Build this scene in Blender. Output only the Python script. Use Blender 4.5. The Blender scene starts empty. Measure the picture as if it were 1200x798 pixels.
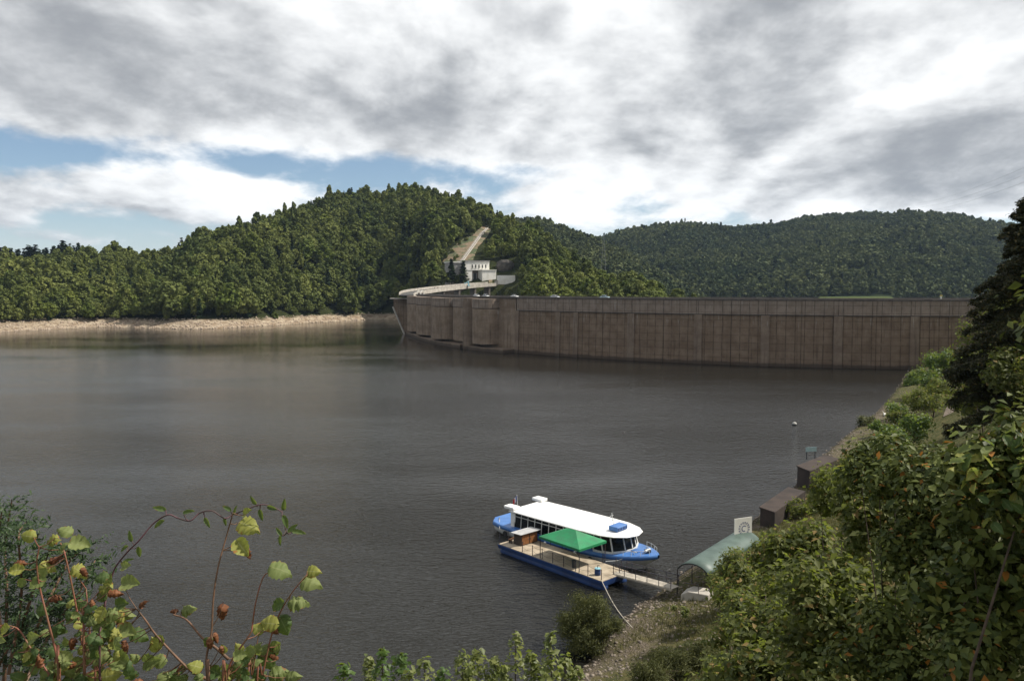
import bpy, bmesh, math, random
import numpy as np
from mathutils import Vector, Matrix

scene = bpy.context.scene
COL = scene.collection
PI = math.pi

# ------------------------------------------------------------------ camera
FPX, CU, CV, HZ, EYE = 920.0, 600.0, 399.0, 337.0, 30.0     # focal length in photo pixels, centre, horizon row, eye height above the lake
PITCH = math.atan((CV - HZ) / FPX)
cam_data = bpy.data.cameras.new("camera")
cam_data.sensor_width = 36.0
cam_data.lens = 36.0 * FPX / 1200.0
cam_data.clip_start = 0.05
cam_data.clip_end = 30000.0
cam = bpy.data.objects.new("camera", cam_data)
COL.objects.link(cam)
cam.location = (0, 0, EYE)
cam.rotation_euler = (PI / 2 - PITCH, 0, 0)
scene.camera = cam

# ------------------------------------------------------------------ sky and sun
SUN_AZ = math.radians(82)        # to the right of straight ahead (+Y)
SUN_EL = math.radians(50)
sun_dir = Vector((math.sin(SUN_AZ) * math.cos(SUN_EL), math.cos(SUN_AZ) * math.cos(SUN_EL), math.sin(SUN_EL)))

CLOUD_SEED = (3.7, 11.3)
world = bpy.data.worlds.new("World")
scene.world = world
world.use_nodes = True
wn, wl = world.node_tree.nodes, world.node_tree.links
wn.clear()


def N(nodes, typ, **kw):
    n = nodes.new(typ)
    for k, v in kw.items():
        setattr(n, k, v)
    return n


def math_node(nodes, links, op, a, b=None, c=None, clamp=False):
    n = nodes.new("ShaderNodeMath")
    n.operation = op
    n.use_clamp = clamp
    for i, x in enumerate((a, b, c)):
        if x is None:
            continue
        if isinstance(x, (int, float)):
            n.inputs[i].default_value = x
        else:
            links.new(x, n.inputs[i])
    return n.outputs[0]


def vmath(nodes, links, op, a, b):
    n = nodes.new("ShaderNodeVectorMath")
    n.operation = op
    for i, x in enumerate((a, b)):
        if isinstance(x, (tuple, list, Vector)):
            n.inputs[i].default_value = tuple(x)
        else:
            links.new(x, n.inputs[i])
    return n.outputs[0]


def map_range(nodes, links, v, a, b, c=0.0, d=1.0, smooth=True):
    n = nodes.new("ShaderNodeMapRange")
    n.interpolation_type = 'SMOOTHSTEP' if smooth else 'LINEAR'
    links.new(v, n.inputs[0])
    for i, x in enumerate((a, b, c, d)):
        n.inputs[i + 1].default_value = x
    return n.outputs[0]


def mix_col(nodes, links, f, a, b, blend='MIX'):
    n = nodes.new("ShaderNodeMix")
    n.data_type = 'RGBA'
    n.blend_type = blend
    if isinstance(f, (int, float)):
        n.inputs[0].default_value = f
    else:
        links.new(f, n.inputs[0])
    for i, x in ((6, a), (7, b)):
        if isinstance(x, (tuple, list)):
            n.inputs[i].default_value = (*x[:3], 1.0)
        else:
            links.new(x, n.inputs[i])
    return n.outputs[2]


def build_sky():
    M = lambda op, a, b=None, c=None, clamp=False: math_node(wn, wl, op, a, b, c, clamp)
    out = N(wn, "ShaderNodeOutputWorld")
    bg = N(wn, "ShaderNodeBackground")
    bg.inputs[1].default_value = 0.085
    sky = N(wn, "ShaderNodeTexSky", sky_type='NISHITA', sun_disc=False)
    sky.sun_elevation = SUN_EL
    sky.sun_rotation = SUN_AZ
    sky.air_density = 1.0
    sky.dust_density = 0.15
    sky.ozone_density = 2.0
    sky.altitude = 500
    tc = N(wn, "ShaderNodeTexCoord")
    sep = N(wn, "ShaderNodeSeparateXYZ")
    wl.new(tc.outputs['Generated'], sep.inputs[0])
    dx, dy, dz = sep.outputs
    # clouds live on a curved layer: plane coordinates from the direction
    zc = M('ADD', M('MAXIMUM', dz, 0.0), 0.30)
    qx, qy = M('DIVIDE', dx, zc), M('DIVIDE', dy, zc)

    def noise(ox, oy, scale, detail, rough, dist=0.0, zz=0.0):
        cmb = N(wn, "ShaderNodeCombineXYZ")
        wl.new(M('ADD', qx, ox), cmb.inputs[0])
        wl.new(M('MULTIPLY_ADD', qy, 0.85, oy), cmb.inputs[1])
        cmb.inputs[2].default_value = zz
        t = N(wn, "ShaderNodeTexNoise", noise_dimensions='3D')
        t.inputs['Scale'].default_value = scale
        t.inputs['Detail'].default_value = detail
        t.inputs['Roughness'].default_value = rough
        t.inputs['Distortion'].default_value = dist
        wl.new(cmb.outputs[0], t.inputs['Vector'])
        return t.outputs[0]

    OX, OY = CLOUD_SEED
    big = noise(OX, OY, 1.3, 2, 0.5, 0.2)
    fine = noise(OX, OY, 3.0, 10, 0.58, 0.1)
    off = 0.06
    fine_s = noise(OX + off * math.sin(SUN_AZ), OY + off * 0.85 * math.cos(SUN_AZ), 3.0, 6, 0.56, 0.1)
    big_s = noise(OX + 0.25 * math.sin(SUN_AZ), OY + 0.21 * math.cos(SUN_AZ), 1.3, 2, 0.5, 0.2)
    dens = M('ADD', M('MULTIPLY', big, 0.65), M('MULTIPLY', fine, 0.60))
    # the deck overhead is closed; it thins out towards the horizon, with low broken cumulus below the gap
    el = M('MULTIPLY_ADD', dx, 0.07, dz)
    deck = map_range(wn, wl, el, 0.095, 0.180, -0.17, 0.20)
    low = M('ADD', map_range(wn, wl, dz, 0.150, 0.112, 0.0, 0.215), map_range(wn, wl, dz, 0.100, 0.065, 0.0, -0.07))
    east = map_range(wn, wl, dx, 0.02, 0.40, 0.0, 0.06)
    cover = M('ADD', M('ADD', M('ADD', dens, deck), low), east)
    alpha = map_range(wn, wl, cover, 0.57, 0.70)
    thick = map_range(wn, wl, cover, 0.62, 1.00)
    lit = M('MULTIPLY_ADD', M('SUBTRACT', fine, fine_s), 3.6, 0.5)
    lit = M('MULTIPLY_ADD', M('SUBTRACT', big, big_s), 2.2, lit)
    patch = noise(OX + 5.1, OY - 2.0, 1.7, 6, 0.55, 0.3, 4.0)
    tone = M('ADD', M('MULTIPLY', lit, 0.75), M('MULTIPLY', M('SUBTRACT', 1.0, thick), 0.42))
    tone = M('ADD', tone, map_range(wn, wl, patch, 0.36, 0.66, -0.46, 0.22))
    tone = map_range(wn, wl, tone, -0.34, 1.16, 0.0, 1.0, True)
    dark, bright = (3.4, 3.55, 3.8), (11.0, 11.1, 11.1)
    ccol = mix_col(wn, wl, tone, dark, bright)
    # a pale hazy rim close to the horizon
    rim = map_range(wn, wl, dz, 0.10, 0.0, 0.0, 0.6)
    skyb = mix_col(wn, wl, rim, sky.outputs[0], (6.2, 7.0, 7.9))
    # below the horizon: dull ground light
    col = mix_col(wn, wl, alpha, skyb, ccol)
    below = map_range(wn, wl, dz, -0.03, 0.0)
    col = mix_col(wn, wl, below, (0.6, 0.62, 0.5), col)
    wl.new(col, bg.inputs[0])
    wl.new(bg.outputs[0], out.inputs[0])


build_sky()

sun_data = bpy.data.lights.new("sun", 'SUN')
sun_data.energy = 5.0
sun_data.angle = math.radians(0.6)
sun_data.color = (1.0, 0.94, 0.84)
sun = bpy.data.objects.new("sun", sun_data)
COL.objects.link(sun)
sun.rotation_euler = (-sun_dir).to_track_quat('-Z', 'Y').to_euler()

vs = scene.view_settings
vs.view_transform = 'Standard'
vs.look = 'None'
vs.exposure = 0.3
vs.gamma = 1.0
vs.use_curve_mapping = False
scene.cycles.use_denoising = True
scene.cycles.max_bounces = 8
scene.cycles.transparent_max_bounces = 12
scene.cycles.sample_clamp_indirect = 4.0
scene.cycles.volume_bounces = 0

# ------------------------------------------------------------------ helpers: pixels to places
def ray(u, v):
    x, y = (u - CU) / FPX, -(v - CV) / FPX
    return np.array([x, math.cos(PITCH) + y * math.sin(PITCH), -math.sin(PITCH) + y * math.cos(PITCH)])


def at_z(u, v, z):
    d = ray(u, v)
    return Vector(d * ((z - EYE) / d[2]) + [0, 0, EYE])


def at_y(u, v, y):
    d = ray(u, v)
    return Vector(d * (y / d[1]) + [0, 0, EYE])


def project(p):
    x, y, z = p[0], p[1], p[2] - EYE
    yc = y * math.cos(PITCH) - z * math.sin(PITCH)
    zc = y * math.sin(PITCH) + z * math.cos(PITCH)
    return CU + FPX * x / yc, CV - FPX * zc / yc


# ------------------------------------------------------------------ helpers: objects
def tag(o, label=None, cat=None, group=None, kind=None):
    if label:
        o["label"] = label
    if cat:
        o["category"] = cat
    if group:
        o["group"] = group
    if kind:
        o["kind"] = kind
    return o


def empty(name, loc=(0, 0, 0), rz=0.0, label=None, cat=None, group=None):
    o = bpy.data.objects.new(name, None)
    o.empty_display_size = 0.3
    COL.objects.link(o)
    o.location = loc
    o.rotation_euler = (0, 0, rz)
    return tag(o, label, cat, group)


def link_mesh(name, me, parent=None, mat=None):
    if mat is not None and len(me.materials) == 0:
        me.materials.append(mat)
    o = bpy.data.objects.new(name, me)
    COL.objects.link(o)
    if parent is not None:
        o.parent = parent
    return o


def mesh_np(name, verts, faces, mat=None, uv=None, attrs=None, smooth=False):
    """faces: (n,3) or (n,4) integer array, or list of tuples"""
    me = bpy.data.meshes.new(name)
    verts = np.asarray(verts, dtype=np.float32)
    if isinstance(faces, np.ndarray):
        k = faces.shape[1]
        me.vertices.add(len(verts))
        me.vertices.foreach_set("co", verts.ravel())
        me.loops.add(faces.size)
        me.loops.foreach_set("vertex_index", faces.astype(np.int32).ravel())
        me.polygons.add(len(faces))
        me.polygons.foreach_set("loop_start", np.arange(0, faces.size, k, dtype=np.int32))
        me.update(calc_edges=True)
    else:
        me.from_pydata([tuple(v) for v in verts.tolist()], [], faces)
        me.update()
    if uv is not None:
        lay = me.uv_layers.new(name="UVMap")
        idx = np.empty(len(me.loops), dtype=np.int32)
        me.loops.foreach_get("vertex_index", idx)
        lay.data.foreach_set("uv", np.asarray(uv, dtype=np.float32)[idx].ravel())
    for an, (dom, data) in (attrs or {}).items():
        a = me.attributes.new(an, 'FLOAT', dom)
        a.data.foreach_set("value", np.asarray(data, dtype=np.float32))
    if smooth:
        me.polygons.foreach_set("use_smooth", np.ones(len(me.polygons), dtype=bool))
    if mat is not None:
        me.materials.append(mat)
    me.validate()
    return me


class MB:
    """collects simple solids into one mesh"""

    def __init__(self):
        self.v, self.f = [], []

    def add(self, verts, faces):
        n = len(self.v)
        self.v += [tuple(p) for p in verts]
        self.f += [tuple(i + n for i in f) for f in faces]
        return self

    def box(self, c, s, rz=0.0, taper=1.0):
        cx, cy, cz = c
        hx, hy, hz = s[0] / 2, s[1] / 2, s[2] / 2
        ca, sa = math.cos(rz), math.sin(rz)
        vs = []
        for z, k in ((-hz, 1.0), (hz, taper)):
            for x, y in ((-hx, -hy), (hx, -hy), (hx, hy), (-hx, hy)):
                x, y = x * k, y * k
                vs.append((cx + x * ca - y * sa, cy + x * sa + y * ca, cz + z))
        return self.add(vs, [(3, 2, 1, 0), (4, 5, 6, 7), (0, 1, 5, 4), (1, 2, 6, 5), (2, 3, 7, 6), (3, 0, 4, 7)])

    def bar(self, a, b, w, h=None, up=(0, 0, 1)):
        a, b = Vector(a), Vector(b)
        h = h or w
        d = (b - a).normalized()
        upv = Vector(up)
        if abs(d.dot(upv)) > 0.95:
            upv = Vector((1, 0, 0))
        r = d.cross(upv).normalized() * w / 2
        t = r.cross(d).normalized() * h / 2
        vs = [p + i * r + j * t for p in (a, b) for i, j in ((-1, -1), (1, -1), (1, 1), (-1, 1))]
        return self.add(vs, [(0, 1, 2, 3), (7, 6, 5, 4), (0, 4, 5, 1), (1, 5, 6, 2), (2, 6, 7, 3), (3, 7, 4, 0)])

    def tube(self, pts, radii, n=6, cap=True):
        pts = [Vector(p) for p in pts]
        if isinstance(radii, (int, float)):
            radii = [radii] * len(pts)
        base = len(self.v)
        prev = None
        for i, p in enumerate(pts):
            d = (pts[min(i + 1, len(pts) - 1)] - pts[max(i - 1, 0)])
            d = d.normalized() if d.length > 1e-9 else Vector((0, 0, 1))
            if prev is None:
                ref = Vector((0, 0, 1)) if abs(d.z) < 0.9 else Vector((1, 0, 0))
                s = d.cross(ref).normalized()
            else:
                s = (prev - d * prev.dot(d))
                s = s.normalized() if s.length > 1e-6 else d.orthogonal().normalized()
            prev = s
            t = d.cross(s)
            for k in range(n):
                a = 2 * PI * k / n
                self.v.append(tuple(p + (s * math.cos(a) + t * math.sin(a)) * radii[i]))
        for i in range(len(pts) - 1):
            for k in range(n):
                a0, a1 = base + i * n + k, base + i * n + (k + 1) % n
                self.f.append((a0, a1, a1 + n, a0 + n))
        if cap:
            self.f.append(tuple(base + k for k in range(n))[::-1])
            self.f.append(tuple(base + (len(pts) - 1) * n + k for k in range(n)))
        return self

    def lathe(self, c, prof, n=16):
        """prof: list of (r,z) from bottom to top"""
        base = len(self.v)
        for r, z in prof:
            for k in range(n):
                a = 2 * PI * k / n
                self.v.append((c[0] + r * math.cos(a), c[1] + r * math.sin(a), c[2] + z))
        for i in range(len(prof) - 1):
            for k in range(n):
                a0, a1 = base + i * n + k, base + i * n + (k + 1) % n
                self.f.append((a0, a1, a1 + n, a0 + n))
        self.f.append(tuple(base + k for k in range(n))[::-1])
        self.f.append(tuple(base + (len(prof) - 1) * n + k for k in range(n)))
        return self

    def prism(self, poly, z0, z1):
        n = len(poly)
        b = len(self.v)
        self.v += [(x, y, z0) for x, y in poly] + [(x, y, z1) for x, y in poly]
        self.f.append(tuple(b + i for i in range(n))[::-1])
        self.f.append(tuple(b + n + i for i in range(n)))
        for i in range(n):
            j = (i + 1) % n
            self.f.append((b + i, b + j, b + n + j, b + n + i))
        return self

    def mesh(self, name, mat=None, smooth=False, bevel=0.0):
        me = bpy.data.meshes.new(name)
        me.from_pydata(self.v, [], self.f)
        me.update()
        bm = bmesh.new()
        bm.from_mesh(me)
        bmesh.ops.recalc_face_normals(bm, faces=bm.faces)
        if bevel:
            bmesh.ops.bevel(bm, geom=[e for e in bm.edges if len(e.link_faces) == 2 and e.calc_face_angle(0) > 0.5],
                            offset=bevel, segments=1, affect='EDGES', profile=0.5)
        bm.to_mesh(me)
        bm.free()
        if smooth:
            for p in me.polygons:
                p.use_smooth = True
        if mat:
            me.materials.append(mat)
        return me

    def build(self, name, mat, parent=None, smooth=False, bevel=0.0):
        return link_mesh(name, self.mesh(name, mat, smooth, bevel), parent)


# ------------------------------------------------------------------ helpers: noise in numpy
_rng = np.random.RandomState(11)
_perm = _rng.rand(256, 256)


def vnoise(x, y):
    xi, yi = np.floor(x).astype(int), np.floor(y).astype(int)
    fx, fy = x - xi, y - yi
    fx, fy = fx * fx * (3 - 2 * fx), fy * fy * (3 - 2 * fy)
    g = lambda a, b: _perm[a & 255, b & 255]
    return ((g(xi, yi) * (1 - fx) + g(xi + 1, yi) * fx) * (1 - fy)
            + (g(xi, yi + 1) * (1 - fx) + g(xi + 1, yi + 1) * fx) * fy)


def fbm(x, y, oct=4):
    x, y = np.asarray(x, float), np.asarray(y, float)
    s, a, t = 0.0, 1.0, 0.0
    for i in range(oct):
        s = s + a * (vnoise(x * 2 ** i + 17.3 * i, y * 2 ** i + 5.1 * i) - 0.5)
        t += a
        a *= 0.5
    return s / t


# ------------------------------------------------------------------ helpers: materials
def new_mat(name):
    m = bpy.data.materials.new(name)
    m.use_nodes = True
    nt = m.node_tree
    nt.nodes.clear()
    out = nt.nodes.new("ShaderNodeOutputMaterial")
    p = nt.nodes.new("ShaderNodeBsdfPrincipled")
    nt.links.new(p.outputs[0], out.inputs[0])
    return m, nt.nodes, nt.links, p, out


def tex_noise(nodes, links, scale, detail=4, rough=0.55, vec=None, stretch=None, coord='Object', dist=0.0):
    if vec is None:
        tc = nodes.new("ShaderNodeTexCoord")
        vec = tc.outputs[coord]
    if stretch:
        mp = nodes.new("ShaderNodeMapping")
        mp.inputs['Scale'].default_value = stretch
        links.new(vec, mp.inputs[0])
        vec = mp.outputs[0]
    t = nodes.new("ShaderNodeTexNoise")
    t.inputs['Scale'].default_value = scale
    t.inputs['Detail'].default_value = detail
    t.inputs['Roughness'].default_value = rough
    t.inputs['Distortion'].default_value = dist
    links.new(vec, t.inputs['Vector'])
    return t.outputs[0]


def mat_plain(name, col, col2=None, rough=0.6, scale=3.0, metallic=0.0, bump=0.0, spec=0.4, stretch=None, contrast=(0.35, 0.65)):
    """painted / worn surface: two tones mixed by noise, a little relief"""
    m, n, l, p, out = new_mat(name)
    col2 = col2 or tuple(c * 0.75 for c in col)
    f = tex_noise(n, l, scale, 6, 0.6, stretch=stretch)
    l.new(mix_col(n, l, map_range(n, l, f, *contrast), col, col2), p.inputs['Base Color'])
    p.inputs['Roughness'].default_value = rough
    p.inputs['Metallic'].default_value = metallic
    p.inputs['Specular IOR Level'].default_value = spec
    if bump:
        b = n.new("ShaderNodeBump")
        b.inputs['Strength'].default_value = 0.6
        b.inputs['Distance'].default_value = bump
        l.new(tex_noise(n, l, scale * 4, 5, 0.6, stretch=stretch), b.inputs['Height'])
        l.new(b.outputs[0], p.inputs['Normal'])
    return m


def mat_leaf(name, a, b, c=None, transl=0.35, rough=0.5, obj_var=0.5, spec=0.3, third=0.12, patch=0.0):
    """leaf colour: per-leaf value 'lr' mixes a->b, the plant's own random shifts it; the few leaves above 1-third take colour c"""
    m, n, l, p, out = new_mat(name)
    at = n.new("ShaderNodeAttribute")
    at.attribute_name = "lr"
    oi = n.new("ShaderNodeObjectInfo")
    f = math_node(n, l, 'MULTIPLY', at.outputs['Fac'], 1.0 - obj_var)
    own = oi.outputs['Random']
    if patch:                                # stands of one kind: neighbours share a tone
        st = tex_noise(n, l, patch, 3, 0.6, vec=oi.outputs['Location'])
        own = math_node(n, l, 'MULTIPLY_ADD', own, 0.55, map_range(n, l, st, 0.34, 0.66, -0.08, 0.53))
    f = math_node(n, l, 'MULTIPLY_ADD', own, obj_var, f)
    col = mix_col(n, l, f, a, b)
    if c is not None:
        g = map_range(n, l, at.outputs['Fac'], 1.0 - third, 1.0 - third * 0.8)
        col = mix_col(n, l, g, col, c)
    l.new(col, p.inputs['Base Color'])
    p.inputs['Roughness'].default_value = rough
    p.inputs['Specular IOR Level'].default_value = spec
    if transl:
        tr = n.new("ShaderNodeBsdfTranslucent")
        l.new(mix_col(n, l, 0.5, col, (0.42, 0.52, 0.06), 'MIX') if transl > 0.3 else col, tr.inputs[0])
        mx = n.new("ShaderNodeMixShader")
        mx.inputs[0].default_value = transl
        l.new(p.outputs[0], mx.inputs[1])
        l.new(tr.outputs[0], mx.inputs[2])
        l.new(mx.outputs[0], out.inputs[0])
    return m


# ------------------------------------------------------------------ helpers: foliage
def leaf_quads(P, Nrm, size, rng, shape='quad', fold=0.25, aspect=0.55, droop=0.0):
    """one small face (or folded leaf) at each P with normal Nrm; returns verts, faces, per-face lr"""
    n = len(P)
    r = rng.normal(size=(n, 3))
    T = r - (r * Nrm).sum(1, keepdims=True) * Nrm
    T /= np.linalg.norm(T, axis=1, keepdims=True) + 1e-9
    B = np.cross(Nrm, T)
    s = size * rng.uniform(0.45, 1.5, size=(n, 1))
    lr = rng.rand(n)
    if shape == 'quad':
        V = np.stack([P - T * s * .5 - B * s * .4, P + T * s * .5 - B * s * .5, P + T * s * .45 + B * s * .5, P - T * s * .5 + B * s * .45], 1).reshape(-1, 3)
        F = np.arange(4 * n).reshape(n, 4)
        return V, F, lr
    # folded leaf: base, left mid, tip, right mid, raised along the midrib
    w = s * aspect
    dn = np.array([0, 0, -1.0]) * droop
    base, tip = P - T * s * .5, P + T * s * .5 + dn * s
    V = np.stack([base, P - B * w * .5 + Nrm * s * fold * .35 - T * s * .05, tip, P + B * w * .5 + Nrm * s * fold * .35 - T * s * .05], 1).reshape(-1, 3)
    i = 4 * np.arange(n)
    F = np.concatenate([np.stack([i, i + 2, i + 1], 1), np.stack([i, i + 3, i + 2], 1)], 0)
    return V, F, np.concatenate([lr, lr])


def clump_points(centers, radii, per, rng, flat=0.85, shell=0.55, updown=0.35):
    C = np.repeat(np.asarray(centers, float), per, 0)
    R = np.repeat(np.asarray(radii, float), per)[:, None]
    d = rng.normal(size=C.shape)
    d /= np.linalg.norm(d, axis=1, keepdims=True)
    rr = R * (shell + (1 - shell) * rng.rand(len(C), 1)) * (0.9 + 0.25 * rng.normal(size=(len(C), 1)).clip(-1.5, 1.5))
    P = C + d * rr * np.array([1, 1, flat])
    Nn = d + rng.normal(size=d.shape) * 0.55 + np.array([0, 0, updown])
    Nn /= np.linalg.norm(Nn, axis=1, keepdims=True)
    return P, Nn

# ================================================================== the setting: ground, water, banks, hills
def smooth_poly(pts, n_per=8):
    """Catmull-Rom through the points"""
    P = np.asarray(pts, float)
    P = np.vstack([2 * P[0] - P[1], P, 2 * P[-1] - P[-2]])
    out = []
    for i in range(1, len(P) - 2):
        for t in np.linspace(0, 1, n_per, endpoint=False):
            a, b, c, d = P[i - 1], P[i], P[i + 1], P[i + 2]
            out.append(0.5 * (2 * b + (c - a) * t + (2 * a - 5 * b + 4 * c - d) * t ** 2 + (3 * b - a - 3 * c + d) * t ** 3))
    out.append(P[-2])
    return np.array(out)


SHORE = smooth_poly([(-400, -80), (-160, 6), (-70, 26), (-30, 34), (-12, 42), (-3, 50), (4, 58), (7.3, 64), (11, 71), (14, 75.5),
                     (20, 83.5), (29, 96), (42, 117), (58, 143), (78, 173), (99, 206), (146, 288), (176, 350), (200, 430)], 4)


def shore_dist(x, y):
    """distance inland (+) or out into the lake (-) of the near bank's waterline"""
    x, y = np.atleast_1d(np.asarray(x, float)), np.atleast_1d(np.asarray(y, float))
    best = np.full(x.shape, 1e9)
    sgn = np.ones(x.shape)
    for (ax, ay), (bx, by) in zip(SHORE[:-1], SHORE[1:]):
        ex, ey = bx - ax, by - ay
        t = np.clip(((x - ax) * ex + (y - ay) * ey) / (ex * ex + ey * ey), 0, 1)
        d = np.hypot(x - ax - t * ex, y - ay - t * ey)
        cr = ex * (y - ay) - ey * (x - ax)
        m = d < best
        best = np.where(m, d, best)
        sgn = np.where(m, np.where(cr < 0, 1, -1), sgn)
    return best * sgn


S_CAM = float(shore_dist(0, 0)[0])


def bank_z(x, y):
    s = shore_dist(x, y)
    x, y = np.atleast_1d(np.asarray(x, float)), np.atleast_1d(np.asarray(y, float))
    k = S_CAM
    z = np.interp(s, [-60, -25, 0, 3, 8, 14, k * .58, k * .80, k * .93, k, k + 4, 70, 150, 500],
                  [-30, -9, 0, 0.6, 1.7, 3.4, 9.5, 19, 26.2, 28.2, 28.6, 30, 33, 60])
    z = np.where(y > 275, np.minimum(z, np.maximum(27 - (y - 275) * .12, 8)), z)
    w = np.clip((s + 2) / 20, 0, 1)
    near = np.clip((np.hypot(x, y) - 4) / 10, 0, 1)
    return z + fbm(x / 14, y / 14) * 2.6 * w * near + fbm(x / 2.5, y / 2.5) * 0.5 * w * near + fbm(x / 1.2, y / 1.2, 2) * 0.22 * np.clip(1 - abs(s) / 14, 0, 1)


def bank_hit(u, v, dmin=8.0, dmax=300.0, step=0.5):
    d = ray(u, v)
    ts = np.arange(dmin, dmax, step) / d[1]
    P = np.array([0, 0, EYE]) + ts[:, None] * d
    h = np.maximum(bank_z(P[:, 0], P[:, 1]), 0.0)
    k = np.argmax(P[:, 2] <= h)
    return Vector((P[k, 0], P[k, 1], h[k]))


# ---- materials of the ground
def mat_bank():
    m, n, l, p, out = new_mat("bank_earth_and_grass")
    geo = n.new("ShaderNodeNewGeometry")
    sep = n.new("ShaderNodeSeparateXYZ")
    l.new(geo.outputs['Position'], sep.inputs[0])
    pos = geo.outputs['Position']
    big = tex_noise(n, l, 0.16, 5, 0.6, vec=pos)
    mid = tex_noise(n, l, 1.1, 6, 0.65, vec=pos)
    fine = tex_noise(n, l, 7.0, 5, 0.7, vec=pos)
    grass = mix_col(n, l, map_range(n, l, mid, 0.35, 0.65), (0.045, 0.058, 0.018), (0.12, 0.105, 0.045))
    gravel = mix_col(n, l, map_range(n, l, fine, 0.35, 0.65), (0.085, 0.066, 0.05), (0.20, 0.165, 0.125))
    h = math_node(n, l, 'ADD', sep.outputs[2], math_node(n, l, 'MULTIPLY', math_node(n, l, 'SUBTRACT', big, 0.5), 6.0))
    h = math_node(n, l, 'ADD', h, math_node(n, l, 'MULTIPLY', math_node(n, l, 'SUBTRACT', mid, 0.5), 3.0))
    h = math_node(n, l, 'ADD', h, map_range(n, l, sep.outputs[1], 195.0, 225.0, 0.0, 2.6))
    f = map_range(n, l, h, -0.5, 1.1)
    col = mix_col(n, l, f, gravel, grass)
    wet = map_range(n, l, sep.outputs[2], 0.02, 0.35, 0.45, 1.0)
    hs = n.new("ShaderNodeHueSaturation")
    l.new(wet, hs.inputs['Value'])
    l.new(col, hs.inputs['Color'])
    l.new(hs.outputs[0], p.inputs['Base Color'])
    p.inputs['Roughness'].default_value = 0.95
    p.inputs['Specular IOR Level'].default_value = 0.1
    b = n.new("ShaderNodeBump")
    b.inputs['Distance'].default_value = 0.25
    l.new(fine, b.inputs['Height'])
    l.new(b.outputs[0], p.inputs['Normal'])
    return m


def mat_forest_floor(name, a, b, scale=0.05):
    m, n, l, p, out = new_mat(name)
    geo = n.new("ShaderNodeNewGeometry")
    f = tex_noise(n, l, scale, 7, 0.65, vec=geo.outputs['Position'])
    l.new(mix_col(n, l, map_range(n, l, f, 0.38, 0.62), a, b), p.inputs['Base Color'])
    p.inputs['Roughness'].default_value = 1.0
    p.inputs['Specular IOR Level'].default_value = 0.05
    return m


def mat_hill():
    """forest floor, with the drawn-down beach of pale earth and stones along the water"""
    m, n, l, p, out = new_mat("hill_soil_and_beach")
    geo = n.new("ShaderNodeNewGeometry")
    pos = geo.outputs['Position']
    sep = n.new("ShaderNodeSeparateXYZ")
    l.new(pos, sep.inputs[0])
    f = tex_noise(n, l, 0.05, 7, 0.65, vec=pos)
    soil = mix_col(n, l, map_range(n, l, f, 0.38, 0.62), (0.018, 0.024, 0.009), (0.035, 0.04, 0.014))
    b1 = tex_noise(n, l, 0.12, 6, 0.7, vec=pos, stretch=(1, 1, 6))
    beach = mix_col(n, l, map_range(n, l, b1, 0.35, 0.65), (0.20, 0.145, 0.095), (0.40, 0.335, 0.25))
    h = math_node(n, l, 'MULTIPLY_ADD', math_node(n, l, 'SUBTRACT', f, 0.5), 8.0, sep.outputs[2])
    col = mix_col(n, l, map_range(n, l, h, 4.2, 6.5), beach, soil)
    # open pasture on the far left shoulder of the hill
    past = mix_col(n, l, map_range(n, l, b1, 0.4, 0.6), (0.10, 0.12, 0.035), (0.17, 0.16, 0.06))
    at = n.new("ShaderNodeAttribute")
    at.attribute_name = "pasture"
    col = mix_col(n, l, at.outputs['Fac'], col, past)
    l.new(col, p.inputs['Base Color'])
    p.inputs['Roughness'].default_value = 1.0
    p.inputs['Specular IOR Level'].default_value = 0.05
    bmp = n.new("ShaderNodeBump")
    bmp.inputs['Distance'].default_value = 1.2
    l.new(tex_noise(n, l, 0.5, 5, 0.7, vec=pos), bmp.inputs['Height'])
    l.new(bmp.outputs[0], p.inputs['Normal'])
    return m


def mat_water():
    m, n, l, p, out = new_mat("lake_water")
    geo = n.new("ShaderNodeNewGeometry")
    pos = geo.outputs['Position']
    mp = n.new("ShaderNodeMapping")
    mp.inputs['Rotation'].default_value = (0, 0, math.radians(-20))
    mp.inputs['Scale'].default_value = (0.5, 1.0, 1.0)
    l.new(pos, mp.inputs[0])
    a = tex_noise(n, l, 3.4, 3, 0.6, vec=mp.outputs[0], dist=0.6)
    mp2 = n.new("ShaderNodeMapping")
    mp2.inputs['Rotation'].default_value = (0, 0, math.radians(12))
    mp2.inputs['Scale'].default_value = (0.5, 1.0, 1.0)
    l.new(pos, mp2.inputs[0])
    b = tex_noise(n, l, 1.05, 3, 0.5, vec=mp2.outputs[0], dist=0.4)
    gust = map_range(n, l, tex_noise(n, l, 0.014, 4, 0.6, vec=pos, stretch=(0.6, 1.3, 1)), 0.36, 0.64, 0.45, 1.25)
    h = math_node(n, l, 'ADD', math_node(n, l, 'MULTIPLY', a, 0.088), math_node(n, l, 'MULTIPLY', b, 0.13))
    sy = n.new('ShaderNodeSeparateXYZ')
    l.new(pos, sy.inputs[0])
    lee = map_range(n, l, sy.outputs[1], 140.0, 430.0, 1.75, 0.24)     # calmer in the lee of the far hill
    h = math_node(n, l, 'MULTIPLY', math_node(n, l, 'MULTIPLY', h, gust), lee)
    bm = n.new("ShaderNodeBump")
    bm.inputs['Strength'].default_value = 1.0
    bm.inputs['Distance'].default_value = 1.0
    l.new(h, bm.inputs['Height'])
    l.new(bm.outputs[0], p.inputs['Normal'])
    p.inputs['Base Color'].default_value = (0.012, 0.0115, 0.009, 1)
    p.inputs['Roughness'].default_value = 0.07
    p.inputs['IOR'].default_value = 1.333
    p.inputs['Specular IOR Level'].default_value = 0.5
    return m


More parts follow.
